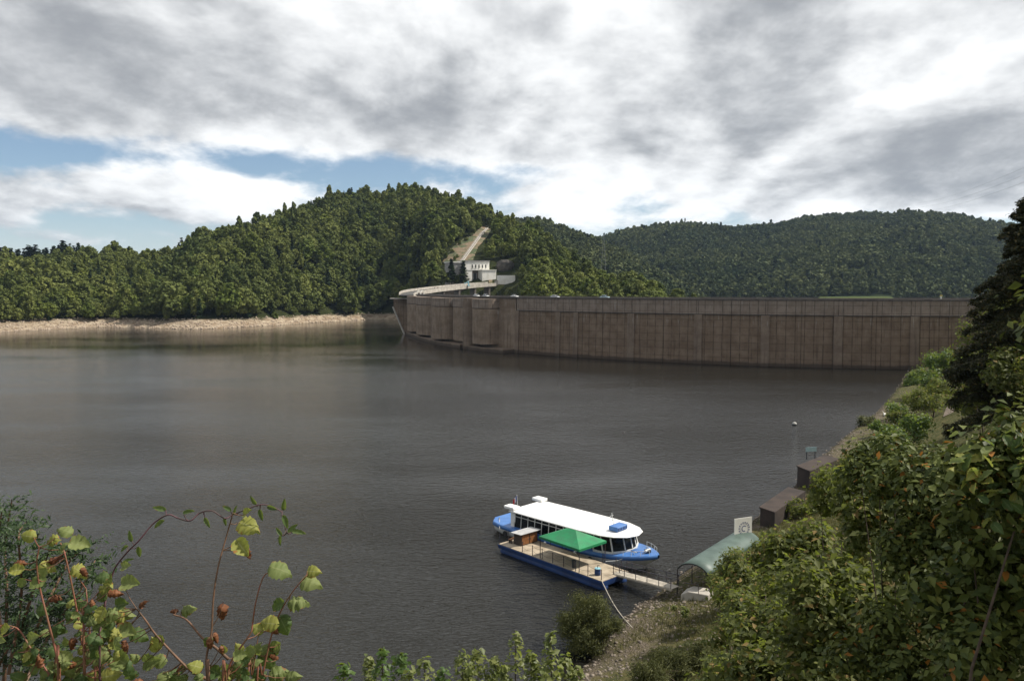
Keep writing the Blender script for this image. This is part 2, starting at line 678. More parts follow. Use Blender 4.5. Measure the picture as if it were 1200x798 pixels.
# ---- one ground sheet to the horizon
gm = mat_forest_floor("valley_ground", (0.035, 0.045, 0.015), (0.075, 0.085, 0.03), 0.01)
tag(link_mesh("ground", mesh_np("ground", [(-14000, -9000, -36), (14000, -9000, -36), (14000, 16000, -36), (-14000, 16000, -36)], [(0, 1, 2, 3)], gm)), kind="structure")

# ---- near bank
xs = np.concatenate([np.arange(-120, -20, 5.0), np.arange(-20, 40, 0.8), np.arange(40, 130, 2.0), np.arange(130, 420, 8.0)])
ys = np.concatenate([np.arange(-60, -8, 4.0), np.arange(-8, 110, 0.8), np.arange(110, 240, 2.0), np.arange(240, 520, 8.0)])
X, Y = np.meshgrid(xs, ys)
Z = bank_z(X.ravel(), Y.ravel())
nx, ny = len(xs), len(ys)
ii, jj = np.meshgrid(np.arange(nx - 1), np.arange(ny - 1))
q = (jj * nx + ii).ravel()
tag(link_mesh("near_bank", mesh_np("near_bank", np.stack([X.ravel(), Y.ravel(), Z], 1), np.stack([q, q + 1, q + nx + 1, q + nx], 1), mat_bank(), smooth=True)), kind="structure")


# ---- the dam's plan curve (waterline of its upstream face, right to left)
_dc = np.array([(215, 293), (180, 286), (146, 286), (112, 293), (76, 308), (36, 331), (2, 361), (-20, 389), (-41, 436), (-62, 502)], float)
_t = np.concatenate([[0], np.cumsum(np.hypot(*np.diff(_dc, axis=0).T))])
_px, _py = np.polyfit(_t, _dc[:, 0], 5), np.polyfit(_t, _dc[:, 1], 5)
_tt = np.linspace(0, _t[-1], 1200)
DAM_C = np.stack([np.polyval(_px, _tt), np.polyval(_py, _tt)], 1)
DAM_S = np.concatenate([[0], np.cumsum(np.hypot(*np.diff(DAM_C, axis=0).T))])
DAM_L = DAM_S[-1]
CREST = 25.7


def dam_pt(s, off=0.0, z=0.0):
    """point on the dam: s metres along the curve from the right end, off metres out towards the lake"""
    x, y = np.interp(s, DAM_S, DAM_C[:, 0]), np.interp(s, DAM_S, DAM_C[:, 1])
    x2, y2 = np.interp(s + 1, DAM_S, DAM_C[:, 0]), np.interp(s + 1, DAM_S, DAM_C[:, 1])
    x1, y1 = np.interp(s - 1, DAM_S, DAM_C[:, 0]), np.interp(s - 1, DAM_S, DAM_C[:, 1])
    tx, ty = x2 - x1, y2 - y1
    L = math.hypot(tx, ty) or 1
    return Vector((x - ty / L * off, y + tx / L * off, z))


_o = dam_pt(DAM_L / 2, 1.0) - dam_pt(DAM_L / 2, 0.0)
DSGN = 1.0 if _o.y < 0 else -1.0


def dpt(s, off, z):
    return dam_pt(s, off * DSGN, z)


def dam_s_at_u(u):
    """arc length where the view column u meets the dam's waterline"""
    uu = CU + FPX * DAM_C[:, 0] / DAM_C[:, 1]
    return float(np.interp(-u, -uu, DAM_S))


# ---- lake
edge = [(240.0, -600.0), (240.0, 270.0)] + [(p.x, p.y) for p in (dpt(s, -1.5, 0) for s in np.linspace(45, DAM_L, 40))] + [(-62.0, 620.0), (-62.0, 1100.0)]
lv = [(x, y, 0.0) for x, y in edge] + [(-2600.0, y, 0.0) for x, y in edge]
ne = len(edge)
tag(link_mesh("lake_water", mesh_np("lake_water", lv, [(i, i + 1, ne + i + 1, ne + i) for i in range(ne - 1)], mat_water())), kind="structure")


# ---- hills as fans of slope behind the lake: for each view column where they start and where their ridge stands
class Hill:
    def __init__(self, foot, ridge, tree_h, beach_to=None, shape=1.0, noise=6.0, seed=0.0):
        self.fu = np.array([f[0] for f in foot], float)
        self.fd = np.array([f[1] for f in foot], float)
        self.fz = np.array([f[2] for f in foot], float)
        self.ru = np.array([r[0] for r in ridge], float)
        self.rv = np.array([r[1] for r in ridge], float)
        self.rd = np.array([r[2] for r in ridge], float)
        self.tree_h, self.beach_to, self.shape, self.noise, self.seed = tree_h, beach_to, shape, noise, seed

    def point(self, u, t):
        u, t = np.asarray(u, float), np.asarray(t, float)
        sm = lambda a, b: sum(np.interp(u + o, a, b) for o in (-14, -7, 0, 7, 14)) / 5
        d0, z0 = sm(self.fu, self.fd), sm(self.fu, self.fz)
        d1 = sm(self.ru, self.rd)
        z1 = EYE + (HZ - sm(self.ru, self.rv)) / FPX * d1 - self.tree_h
        tc = np.clip(t, 0, 1)
        g = np.sin(tc * PI / 2) ** self.shape
        d = d0 + (d1 - d0) * t
        z = z0 + (z1 - z0) * g
        x, y = (u - CU) / FPX * d, d
        q = 90 if self.noise < 10 else 240
        z = z + fbm(x / q + self.seed, y / q + self.seed, 4) * self.noise * 2 * np.clip(tc * 5, 0, 1) * (1 - 0.6 * tc)
        if self.beach_to is not None:
            k = np.clip((self.beach_to - u) / 15, 0, 1)
            s = (d - d0) * 0.26
            zb = np.minimum(s, 6.0) + fbm(x / 12, y / 12, 3) * 1.6 * np.clip((d - d0) / 10, 0, 1)
            z = np.where(k > 0, np.where(t > 0, np.maximum(z, zb * k), z), z)
        z = np.where(t < 0, z0 + (z0 + 40) * t * 6, z)
        z = np.where(t > 1, z - (t - 1) ** 2 * (d1 - d0) * 1.1, z)
        return x, y, z

    def mesh(self, name, u0, u1, du, nt, mat, t0=-0.12, t1=1.35, attrs=None):
        us, ts = np.arange(u0, u1 + du, du), np.concatenate([[t0, t0 / 2], np.linspace(0, 0.12, 14)[:-1], np.linspace(0.12, t1, nt)])
        U, T = np.meshgrid(us, ts)
        x, y, z = self.point(U.ravel(), T.ravel())
        n, k = len(us), len(ts)
        a, b = np.meshgrid(np.arange(n - 1), np.arange(k - 1))
        q = (b * n + a).ravel()
        at = {an: ('POINT', fn(U.ravel(), T.ravel())) for an, fn in (attrs or {}).items()}
        me = mesh_np(name, np.stack([x, y, z], 1), np.stack([q, q + 1, q + n + 1, q + n], 1), mat, smooth=True, attrs=at)
        return tag(link_mesh(name, me), kind="structure")


near_hill = Hill(
    foot=[(-900, 430, 0), (-300, 480, 0), (0, 528, 0), (60, 566, 0), (115, 600, 0), (165, 582, 0), (235, 562, 0), (300, 610, 0), (350, 655, 0),
          (400, 705, 0), (445, 745, 0), (468, 735, 2), (485, 690, 24), (520, 650, 30), (560, 640, 33), (600, 640, 31), (625, 540, 10), (700, 440, 0), (860, 400, -6)],
    ridge=[(-900, 320, 1000), (-300, 300, 980), (0, 302, 960), (40, 302, 950), (90, 296, 930), (200, 295, 900), (235, 280, 900), (260, 270, 910), (300, 261, 930), (340, 247, 970), (370, 237, 1020),
           (388, 224, 1060), (440, 226, 1080), (480, 225, 1080), (520, 231, 1050), (545, 241, 1000), (580, 251, 930), (615, 263, 830), (640, 278, 790), (665, 291, 750),
           (690, 306, 690), (705, 317, 650), (740, 315, 610), (770, 323, 570), (800, 340, 540), (830, 352, 520), (860, 362, 510)],
    tree_h=18, beach_to=470, shape=1.05, noise=4.0)
pasture = lambda U, T: np.clip((75 - U) / 20, 0, 1) * np.clip((T - 0.80) / 0.04, 0, 1)
near_hill.mesh("hill", -900, 860, 10, 44, mat_hill(), attrs={"pasture": pasture})

mid_hill = Hill(
    foot=[(380, 1050, 0), (620, 950, 0), (900, 900, -5)],
    ridge=[(380, 262, 1500), (540, 250, 1500), (590, 251, 1500), (625, 254, 1500), (660, 263, 1480), (700, 276, 1450), (740, 293, 1400), (780, 316, 1330), (820, 338, 1250), (860, 352, 1200), (900, 365, 1150)],
    tree_h=20, noise=20.0, seed=4.3)
far_floor = mat_forest_floor("far_forest_floor", (0.022, 0.032, 0.012), (0.04, 0.05, 0.02), 0.02)
mid_hill.mesh("middle_hill", 380, 900, 10, 30, far_floor)

far_hill = Hill(
    foot=[(380, 1500, 5), (700, 1300, 8), (900, 1150, 10), (1000, 1130, 12), (1100, 1100, 10), (1900, 1000, 20)],
    ridge=[(380, 300, 2500), (600, 284, 2450), (660, 280, 2450), (700, 277, 2450), (720, 273, 2450), (745, 269, 2450), (790, 261, 2430), (830, 263, 2430), (850, 267, 2420), (880, 263, 2400),
           (910, 259, 2380), (950, 252, 2350), (1010, 248, 2300), (1060, 249, 2280), (1100, 251, 2250), (1140, 258, 2250), (1180, 263, 2250), (1240, 268, 2250), (1400, 280, 2200), (1900, 300, 2100)],
    tree_h=32, noise=42.0, shape=0.9, seed=9.1)
far_hill.mesh("far_hill", 380, 1900, 14, 44, far_floor, t0=-0.02)

# meadow at the foot of the far hill
mm = mat_forest_floor("meadow_grass", (0.05, 0.075, 0.02), (0.08, 0.10, 0.03), 0.03)
mv = [at_y(u, v, d) for u, v, d in ((955, 351, 990), (1050, 351, 985), (1044, 347.4, 1150), (1000, 347.0, 1170), (962, 347.6, 1150))]
tag(link_mesh("meadow", mesh_np("meadow", mv, [tuple(range(5))], mm)), kind="structure")

# ================================================================== the dam
def mat_dam(name, base, pale, dark, grid=True, streak=0.7):
    m, n, l, p, out = new_mat(name)
    uv = n.new("ShaderNodeUVMap")
    uv.uv_map = "UVMap"
    vec = uv.outputs[0]
    a = tex_noise(n, l, 0.22, 6, 0.65, vec=vec)
    col = mix_col(n, l, map_range(n, l, a, 0.32, 0.68), base, pale)
    st = tex_noise(n, l, 1.0, 6, 0.7, vec=vec, stretch=(0.9, 0.045, 1))
    col = mix_col(n, l, map_range(n, l, st, 0.50, 0.72, 0.0, streak), col, dark)
    lime = tex_noise(n, l, 1.0, 5, 0.7, vec=vec, stretch=(1.3, 0.10, 1))
    sep = n.new("ShaderNodeSeparateXYZ")
    l.new(vec, sep.inputs[0])
    hgt = map_range(n, l, sep.outputs[1], 10.0, 19.5, 0.0, 0.7)
    col = mix_col(n, l, math_node(n, l, 'MULTIPLY', map_range(n, l, lime, 0.56, 0.70), hgt), col, (0.42, 0.39, 0.36))
    # lift bands, each poured separately
    bands = n.new("ShaderNodeTexNoise")
    bands.noise_dimensions = '1D'
    l.new(math_node(n, l, 'FLOOR', math_node(n, l, 'DIVIDE', sep.outputs[1], 2.9)), bands.inputs['W'])
    bands.inputs['Scale'].default_value = 3.7
    col = mix_col(n, l, map_range(n, l, bands.outputs[0], 0.3, 0.7, 0.0, 0.30), col, dark)
    hgt_j = None
    if grid:
        lines = []
        for k, step, w in ((0, 3.35, 0.055), (1, 2.9, 0.05)):
            f = math_node(n, l, 'FRACT', math_node(n, l, 'DIVIDE', sep.outputs[k], step))
            f = math_node(n, l, 'ABSOLUTE', math_node(n, l, 'SUBTRACT', f, 0.5))
            lines.append(map_range(n, l, f, 0.5 - w * 1.2, 0.5 - w * 0.4))
        ln = math_node(n, l, 'MAXIMUM', lines[0], math_node(n, l, 'MULTIPLY', lines[1], 0.7))
        ln = math_node(n, l, 'MULTIPLY', ln, map_range(n, l, tex_noise(n, l, 0.5, 4, 0.6, vec=vec), 0.3, 0.65, 0.3, 0.85))
        col = mix_col(n, l, ln, col, tuple(c * 0.8 for c in dark))
        hgt_j = ln
    wet = math_node(n, l, 'MULTIPLY_ADD', tex_noise(n, l, 0.15, 4, 0.6, vec=vec), 1.6, sep.outputs[1])
    col = mix_col(n, l, map_range(n, l, wet, 2.6, 1.6, 0.0, 0.75), col, (0.045, 0.034, 0.026))
    l.new(col, p.inputs['Base Color'])
    p.inputs['Roughness'].default_value = 0.93
    p.inputs['Specular IOR Level'].default_value = 0.15
    b = n.new("ShaderNodeBump")
    b.inputs['Distance'].default_value = 0.08
    h = tex_noise(n, l, 1.6, 6, 0.7, vec=vec)
    if hgt_j is not None:
        h = math_node(n, l, 'SUBTRACT', h, hgt_j)
    l.new(h, b.inputs['Height'])
    l.new(b.outputs[0], p.inputs['Normal'])
    return m


M_FACE = mat_dam("dam_concrete_weathered", (0.155, 0.109, 0.075), (0.230, 0.170, 0.123), (0.079, 0.055, 0.038))
M_RIB = mat_dam("dam_concrete_rib", (0.171, 0.127, 0.095), (0.240, 0.186, 0.141), (0.080, 0.057, 0.045), grid=False)
M_BAND = mat_dam("dam_concrete_upper", (0.217, 0.169, 0.132), (0.309, 0.250, 0.204), (0.100, 0.081, 0.068), streak=0.8)
M_TOWER = mat_dam("dam_concrete_intakes", (0.195, 0.145, 0.103), (0.286, 0.220, 0.166), (0.081, 0.057, 0.041), grid=False, streak=0.85)
M_COPE = mat_plain("dark_coping", (0.06, 0.05, 0.047), (0.10, 0.085, 0.075), 0.9, 0.8)
M_PALE = mat_plain("pale_concrete", (0.46, 0.43, 0.38), (0.33, 0.30, 0.26), 0.9, 0.35, bump=0.03)
M_ROAD = mat_plain("road_asphalt", (0.05, 0.05, 0.05), (0.075, 0.072, 0.068), 0.92, 1.2, bump=0.01)
M_SHADE = mat_plain("bare_concrete", (0.17, 0.15, 0.13), (0.11, 0.095, 0.085), 0.95, 0.3)


def dam_strip(name, s0, s1, sect, mat, parent, step=3.0):
    """sweep a closed section [(off,z)...] along the dam from s0 to s1; UV = (metres along, height)"""
    ss = np.linspace(s0, s1, max(2, int((s1 - s0) / step) + 2))
    k = len(sect)
    V, UV, F = [], [], []
    for s in ss:
        for off, z in sect:
            V.append(dpt(s, off, z))
            UV.append((s, z))
    for i in range(len(ss) - 1):
        for j in range(k):
            a, b = i * k + j, i * k + (j + 1) % k
            F.append((a, b, b + k, a + k))
    F.append(tuple(range(k)))
    F.append(tuple((len(ss) - 1) * k + j for j in range(k))[::-1])
    me = mesh_np(name, V, F, mat, uv=UV)
    bm = bmesh.new()
    bm.from_mesh(me)
    bmesh.ops.recalc_face_normals(bm, faces=bm.faces)
    bm.to_mesh(me)
    bm.free()
    return link_mesh(name, me, parent)


dam = empty("arch_dam", (0, 0, 0), 0, "long curved concrete arch dam closing the lake, ribbed and streaked brown", "dam")
ribs_u = [1160, 1073, 983, 897, 818, 739, 674, 653, 605]
rib_s = [dam_s_at_u(u) for u in ribs_u]
JO = 0.07
s_intake = dam_s_at_u(603)
stations = [0.0] + rib_s
for i in range(len(stations) - 1):
    a, b = stations[i], stations[i + 1]
    mid = (a + b) / 2
    for c, d in (((a, mid), (mid, b)) if b - a > 14 else ((a, b),)):
        dam_strip("wall_panel", c + JO, d - JO, [(0.0, -10), (-6.0, -10), (-6.0, 19.4), (-0.9, 19.4)], M_FACE, dam)
        dam_strip("crest_panel", c + JO, d - JO, [(-0.55, 19.75), (-6.0, 19.75), (-6.0, 25.0), (-0.55, 25.0)], M_BAND, dam)
        dam_strip("ledge", c, d, [(-0.35, 19.42), (-6.0, 19.42), (-6.0, 19.72), (-0.35, 19.72)], M_COPE, dam)
for s in rib_s:
    w = 1.55 if s < dam_s_at_u(700) else 1.2
    dam_strip("rib", s - w, s + w, [(0.45, -10), (-1.5, -10), (-1.5, 19.38), (-0.35, 19.38)], M_RIB, dam)
# core behind the face, roadway and parapets run the whole length
dam_strip("core", 0, DAM_L, [(-1.3, -12), (-9.0, -34), (-7.5, 24.9), (-1.3, 24.9)], M_SHADE, dam, 6)
dam_strip("roadway", 0, DAM_L, [(-0.9, 24.93), (-8.4, 24.93), (-8.4, 25.1), (-0.9, 25.1)], M_ROAD, dam, 4)
dam_strip("parapet", 0, DAM_L, [(-0.75, 25.12), (-1.1, 25.12), (-1.1, 25.85), (-0.75, 25.85)], M_SHADE, dam, 4)
dam_strip("coping", 0, DAM_L, [(-0.35, 25.02), (-0.72, 25.02), (-0.72, 25.5), (-0.35, 25.5)], M_COPE, dam, 4)
dam_strip("parapet", 0, DAM_L - 4, [(-7.9, 25.12), (-8.3, 25.12), (-8.3, 26.0), (-7.9, 26.0)], M_SHADE, dam, 4)

# intake end: rounded towers, a pier, a footing ledge and a low platform
dam_strip("wall_panel", s_intake + JO, DAM_L, [(-0.6, -10), (-6.0, -10), (-6.0, 25.0), (-1.0, 25.0)], M_TOWER, dam)


def tower(u0, u1, bulge, z0, z1, mat=M_TOWER, name="intake_tower"):
    s0, s1 = dam_s_at_u(u1), dam_s_at_u(u0)
    V, UV, F = [], [], []
    n = 12
    for k in range(n + 1):
        a = PI * k / n
        s = (s0 + s1) / 2 - math.cos(a) * (s1 - s0) / 2
        off = bulge * math.sin(a) ** 0.75 if 0 < k < n else -0.2
        for z in (z0, z1):
            V.append(dpt(s, off, z))
            UV.append((s0 + (s1 - s0) * k / n * 1.4, z))
    for k in range(n):
        F.append((2 * k, 2 * k + 2, 2 * k + 3, 2 * k + 1))
    b = len(V)
    for s in (s0, s1):
        for z in (z0, z1):
            V.append(dpt(s, -1.1, z))
            UV.append((s, z))
    F.append(tuple([2 * k for k in range(n + 1)] + [b + 2, b]))
    F.append(tuple([2 * k + 1 for k in range(n + 1)] + [b + 3, b + 1]))
    F += [(0, 1, b + 1, b), (2 * n, 2 * n + 1, b + 3, b + 2)]
    me = mesh_np(name, V, F, mat, uv=UV)
    bm = bmesh.new()
    bm.from_mesh(me)
    bmesh.ops.recalc_face_normals(bm, faces=bm.faces)
    bm.to_mesh(me)
    bm.free()
    o = link_mesh(name, me, dam)
    return o


for (u0, u1, bl) in ((483.5, 495.8, 5.5), (497.6, 510.4, 5.5), (517.4, 532.6, 6.0), (534, 551, 2.6), (562, 582.5, 5.5)):
    tower(u0, u1, bl * 1.3, 3.2, 19.9)
    tower(u0, u1, bl * 1.3 + .12, 20.15, 24.6, M_BAND, 'tower_head')
for (u0, u1) in ((511.3, 516.7), (552, 561)):
    tower(u0, u1, 6.5 if u0 > 530 else 4.2, -8, 24.9, M_RIB, "pier")
sL = dam_s_at_u(486)
dam_strip("footing", dam_s_at_u(551.5), DAM_L - 1, [(6.2, -9), (-0.3, -9), (-0.3, 1.9), (6.2, 1.9)], M_RIB, dam, 3)
dam_strip("footing", dam_s_at_u(602), dam_s_at_u(562), [(6.4, -9), (-0.3, -9), (-0.3, 1.7), (6.4, 1.7)], M_RIB, dam, 3)
dam_strip("gallery_slot", dam_s_at_u(584), DAM_L - 2, [(-0.45, 20.0), (-0.9, 20.0), (-0.9, 20.35), (-0.45, 20.35)], M_COPE, dam)
# sloping wing wall at the left end
p_in, p_out = at_y(484, 352, 506), at_y(461, 352, 512)
w = MB()
A = [Vector((p_in.x, p_in.y, 22.6)), Vector((p_out.x, p_out.y, 22.6)), Vector((p_out.x, p_out.y, 17.5)), Vector((p_in.x - 1.8, p_in.y, -9)), Vector((p_in.x, p_in.y, -9))]
w.add([*A, *[a + Vector((1.0, 5.0, 0)) for a in A]], [(0, 1, 2, 3, 4), (9, 8, 7, 6, 5)] + [(i, (i + 1) % 5, (i + 1) % 5 + 5, i + 5) for i in range(5)])
wm = w.mesh("wing_wall", M_FACE)
lay = wm.uv_layers.new(name="UVMap")
for lp in wm.loops:
    co = wm.vertices[lp.vertex_index].co
    lay.data[lp.index].uv = (co.x, co.z)
link_mesh("wing_wall", wm, dam)
MB().bar(A[2] + Vector((-.25, -.3, 0)), A[3] + Vector((-.25, -.3, 0)), 0.9, 0.9).build("wing_wall_edge", M_PALE, dam)
MB().box(((A[0].x + A[1].x) / 2 - 0.3, A[0].y - 0.4, 22.95), (abs(A[1].x - A[0].x) + 1.2, 7.5, 0.6)).build("wing_wall_cap", M_PALE, dam)

# thin guard rail along the crest (lake side)
rl = MB()
for s in np.arange(4, DAM_L - 2, 4.0):
    rl.bar(dpt(s, -0.93, 25.85), dpt(s, -0.93, 26.35), 0.06)
pp = [dpt(s, -0.93, 26.35) for s in np.arange(2, DAM_L - 1, 4.0)]
rl.tube(pp, 0.045, 4)
rl.build("guard_rail", M_COPE, dam)

# ---- curved road viaduct climbing from the dam's left end to the white building
VP = [at_y(482, 345.2, 500), at_y(486, 342.8, 515), at_y(497, 340.6, 540), at_y(515, 338.2, 568), at_y(537, 335.8, 596), at_y(560, 333.6, 618), at_y(580, 332.2, 632)]
VC = smooth_poly([tuple(p) for p in VP], 5)


def ribbon(C, sect, name, mat, parent):
    V, F = [], []
    k = len(sect)
    for i, p in enumerate(C):
        t = C[min(i + 1, len(C) - 1)] - C[max(i - 1, 0)]
        L = math.hypot(t[0], t[1])
        nx_, ny_ = t[1] / L, -t[0] / L
        for off, z in sect:
            V.append((p[0] + nx_ * off, p[1] + ny_ * off, p[2] + z))
    for i in range(len(C) - 1):
        for j in range(k):
            a, b = i * k + j, i * k + (j + 1) % k
            F.append((a, b, b + k, a + k))
    F += [tuple(range(k)), tuple((len(C) - 1) * k + j for j in range(k))[::-1]]
    b = MB()
    b.add(V, F)
    return b.build(name, mat, parent)


via = empty("road_viaduct", tuple(VC[0]), 0, "pale curved road bridge rising from the dam's end towards the white building", "bridge")
off = Vector(VC[0])
VL = VC - np.array(off)
ribbon(VL, [(1.2, -0.35), (-8.0, -0.35), (-8.0, -1.3), (1.2, -1.3)], "deck", M_ROAD, via)
ribbon(VL, [(1.25, -0.3), (1.6, -0.3), (1.6, -2.2), (1.25, -2.2)], "edge_beam", M_PALE, via)
ribbon(VL, [(1.2, -0.28), (1.5, -0.28), (1.5, 0.35), (1.2, 0.35)], "parapet", M_PALE, via)
ribbon(VL, [(-7.7, -0.28), (-8.0, -0.28), (-8.0, 1.3), (-7.7, 1.3)], "parapet", M_PALE, via)
for i in range(4, len(VL) - 1, 4):
    p = VL[i]
    MB().box((p[0] - 1.0, p[1] + 3, p[2] - 14), (1.6, 7, 25.2), 0.6).build("bridge_pier", M_SHADE, via)

# ================================================================== woods on the hills
M_BROAD = mat_leaf("broadleaf_foliage", (0.036, 0.060, 0.016), (0.200, 0.218, 0.058), transl=0.22, obj_var=0.72, rough=0.7, spec=0.12, patch=0.014)
M_BRIGHT = mat_leaf("bright_broadleaf_foliage", (0.075, 0.11, 0.02), (0.15, 0.17, 0.036), transl=0.25, obj_var=0.6, rough=0.7, spec=0.12)
M_CONI = mat_leaf("conifer_foliage", (0.010, 0.022, 0.009), (0.028, 0.042, 0.016), transl=0.1, obj_var=0.6, rough=0.75, spec=0.1)
M_FAR = mat_leaf("far_wood_foliage", (0.026, 0.046, 0.020), (0.135, 0.150, 0.060), transl=0.15, obj_var=0.75, rough=0.8, spec=0.08, patch=0.0045)
M_BARK = mat_plain("bark", (0.075, 0.058, 0.042), (0.035, 0.028, 0.02), 0.95, 4.0, stretch=(1, 1, 0.2), bump=0.03)


def crown_mesh(name, h, r, rng, nclump, per, size, mat, base=0.28, flat=0.8, shape='quad'):
    cs, rs = [], []
    for i in range(nclump):
        k = i / max(1, nclump - 1)
        z = h * (base + (0.90 - base) * k)
        prof = math.sin(PI * min(1, 0.16 + 0.84 * k) ** 0.85) ** 0.7
        a = i * 2.4 + rng.uniform(-.5, .5)
        rad = r * prof * rng.uniform(0.35, 0.85) * (0.15 if i == nclump - 1 else 1)
        cs.append((rad * math.cos(a), rad * math.sin(a), z + rng.uniform(-.05, .05) * h))
        rs.append(r * rng.uniform(0.34, 0.56) * (0.55 + 0.45 * prof))
    P, Nn = clump_points(cs, rs, per, rng, flat)
    keep = rng.rand(len(P)) < 0.35 + 0.65 * (P[:, 2] > h * (base - 0.05))
    V, F, lr = leaf_quads(P[keep], Nn[keep], size, rng, shape)
    return mesh_np(name, V, F, mat, attrs={"lr": ('FACE', lr)}), cs


def trunk_mesh(name, h, r, cs, rng, limbs=4):
    b = MB()
    lean = rng.uniform(-.04, .04, 2) * h
    top = Vector((lean[0], lean[1], h * 0.78))
    b.tube([(0, 0, -1.5), (0, 0, 0.2), (lean[0] * .3, lean[1] * .3, h * .3), top * 0.75, top], [r * 1.5, r * 1.15, r * .85, r * .5, r * .18], 7)
    for i in range(limbs):
        c = Vector(cs[int((i + .5) * len(cs) / limbs)])
        z = c.z * 0.62
        s = Vector((lean[0] * z / h, lean[1] * z / h, z))
        b.tube([s, s.lerp(c, .5) + Vector((0, 0, .12 * h * .2)), c], [r * .5, r * .3, r * .1], 5, cap=False)
    return b.mesh(name, M_BARK, smooth=True)


def conifer_mesh(name, h, r, rng, tiers, per, size, mat, base=0.12):
    P, Nn = [], []
    for t in range(tiers):
        k = t / (tiers - 1)
        z = h * (base + (1.0 - base) * k)
        rad = r * (1 - k) ** 0.85 + 0.15
        nb = max(3, int(per * (1 - k * 0.8)))
        a = rng.uniform(0, 2 * PI, nb)
        q = rng.uniform(0.25, 1.0, nb) * rng.uniform(.75, 1.1, nb)
        P.append(np.stack([np.cos(a) * rad * q, np.sin(a) * rad * q, z - rad * q * 0.28 + rng.normal(size=nb) * .12], 1))
        nn = np.stack([np.cos(a) * .45, np.sin(a) * .45, np.ones(nb)], 1) + rng.normal(size=(nb, 3)) * .3
        Nn.append(nn / np.linalg.norm(nn, axis=1, keepdims=True))
    V, F, lr = leaf_quads(np.concatenate(P), np.concatenate(Nn), size, rng)
    return mesh_np(name, V, F, mat, attrs={"lr": ('FACE', lr)})


rng = np.random.RandomState(5)
BROAD = []        # (crown mesh, trunk mesh, real height)
for i in range(7):
    h, r = (16.0, 14.5, 19.5, 15.0, 17.5, 16.0, 14.5)[i], (5.6, 7.4, 3.6, 6.4, 4.8, 5.4, 6.6)[i]
    cm, cs = crown_mesh("crown", h, r, rng, rng.randint(15, 21), 130, 0.9, M_BRIGHT if i >= 5 else M_BROAD, base=rng.uniform(.18, .3), flat=(.9, .7, 1.1, .8, .95, .85, .75)[i])
    BROAD.append((cm, trunk_mesh("trunk", h, 0.28, cs, rng)))
CONI = []
for i in range(3):
    h = 17.0
    cm = conifer_mesh("crown", h, rng.uniform(2.6, 3.6), rng, 22, 26, 1.25, M_CONI)
    tm = MB().tube([(0, 0, -1.5), (0, 0, h * .4), (0, 0, h * .95)], [.28, .2, .04], 6).mesh("trunk", M_BARK, smooth=True)
    CONI.append((cm, tm))


def plant_tree(kind, loc, sc, rz, name, label, group, sq=1.0):
    cm, tm = kind
    o = empty(name, loc, rz, label, "tree", group)
    w_ = sq * (.8 + .45 * ((loc[0] * 7.31 + loc[1] * 3.17) % 1.0))
    o.scale = (sc * w_, sc * w_ * (.85 + .3 * ((loc[0] * 2.9) % 1.0)), sc)
    link_mesh("trunk", tm, o)
    link_mesh("crown", cm, o)
    return o


def gn_wood(name, protos, pts, scales, rots, picks, label, cat, sxy=None):
    """one mass of far trees: instances on the points of one mesh"""
    lib = bpy.data.collections.new(name + "_kinds")
    for i, (cm) in enumerate(protos):
        lib.objects.link(bpy.data.objects.new("%s_kind_%d" % (name, i), cm))
    me = bpy.data.meshes.new(name)
    me.vertices.add(len(pts))
    me.vertices.foreach_set("co", np.asarray(pts, np.float32).ravel())
    r_ = np.random.RandomState(len(pts))
    sv = np.asarray(scales, np.float32)[:, None] * np.stack([r_.uniform(.75, 1.3, len(pts)), r_.uniform(.75, 1.3, len(pts)), r_.uniform(.8, 1.18, len(pts))], 1).astype(np.float32)
    me.attributes.new("sc", 'FLOAT_VECTOR', 'POINT').data.foreach_set("vector", sv.ravel())
    me.attributes.new("rz", 'FLOAT', 'POINT').data.foreach_set("value", np.asarray(rots, np.float32))
    me.attributes.new("pick", 'INT', 'POINT').data.foreach_set("value", np.asarray(picks, np.int32))
    for m in {p.materials[0] for p in protos}:
        me.materials.append(m)
    o = link_mesh(name, me)
    ng = bpy.data.node_groups.new(name + "_scatter", 'GeometryNodeTree')
    ng.interface.new_socket("Geometry", in_out='INPUT', socket_type='NodeSocketGeometry')
    ng.interface.new_socket("Geometry", in_out='OUTPUT', socket_type='NodeSocketGeometry')
    nd, lk = ng.nodes, ng.links
    gi, go = nd.new("NodeGroupInput"), nd.new("NodeGroupOutput")
    m2p = nd.new("GeometryNodeMeshToPoints")
    iop = nd.new("GeometryNodeInstanceOnPoints")
    ci = nd.new("GeometryNodeCollectionInfo")
    ci.inputs['Collection'].default_value = lib
    ci.inputs['Separate Children'].default_value = True
    ci.inputs['Reset Children'].default_value = True
    iop.inputs['Pick Instance'].default_value = True

    def na(n, t):
        a = nd.new("GeometryNodeInputNamedAttribute")
        a.data_type = t
        a.inputs['Name'].default_value = n
        return a.outputs[0]
    cx = nd.new("ShaderNodeCombineXYZ")
    lk.new(na("rz", 'FLOAT'), cx.inputs[2])
    e2r = nd.new("FunctionNodeEulerToRotation")
    lk.new(cx.outputs[0], e2r.inputs[0])
    lk.new(gi.outputs[0], m2p.inputs[0])
    lk.new(m2p.outputs[0], iop.inputs['Points'])
    lk.new(ci.outputs[0], iop.inputs['Instance'])
    lk.new(na("pick", 'INT'), iop.inputs['Instance Index'])
    lk.new(e2r.outputs[0], iop.inputs['Rotation'])
    lk.new(na("sc", 'FLOAT_VECTOR'), iop.inputs['Scale'])
    lk.new(iop.outputs[0], go.inputs[0])
    md = o.modifiers.new("scatter", 'NODES')
    md.node_group = ng
    return tag(o, label, cat, kind="stuff")


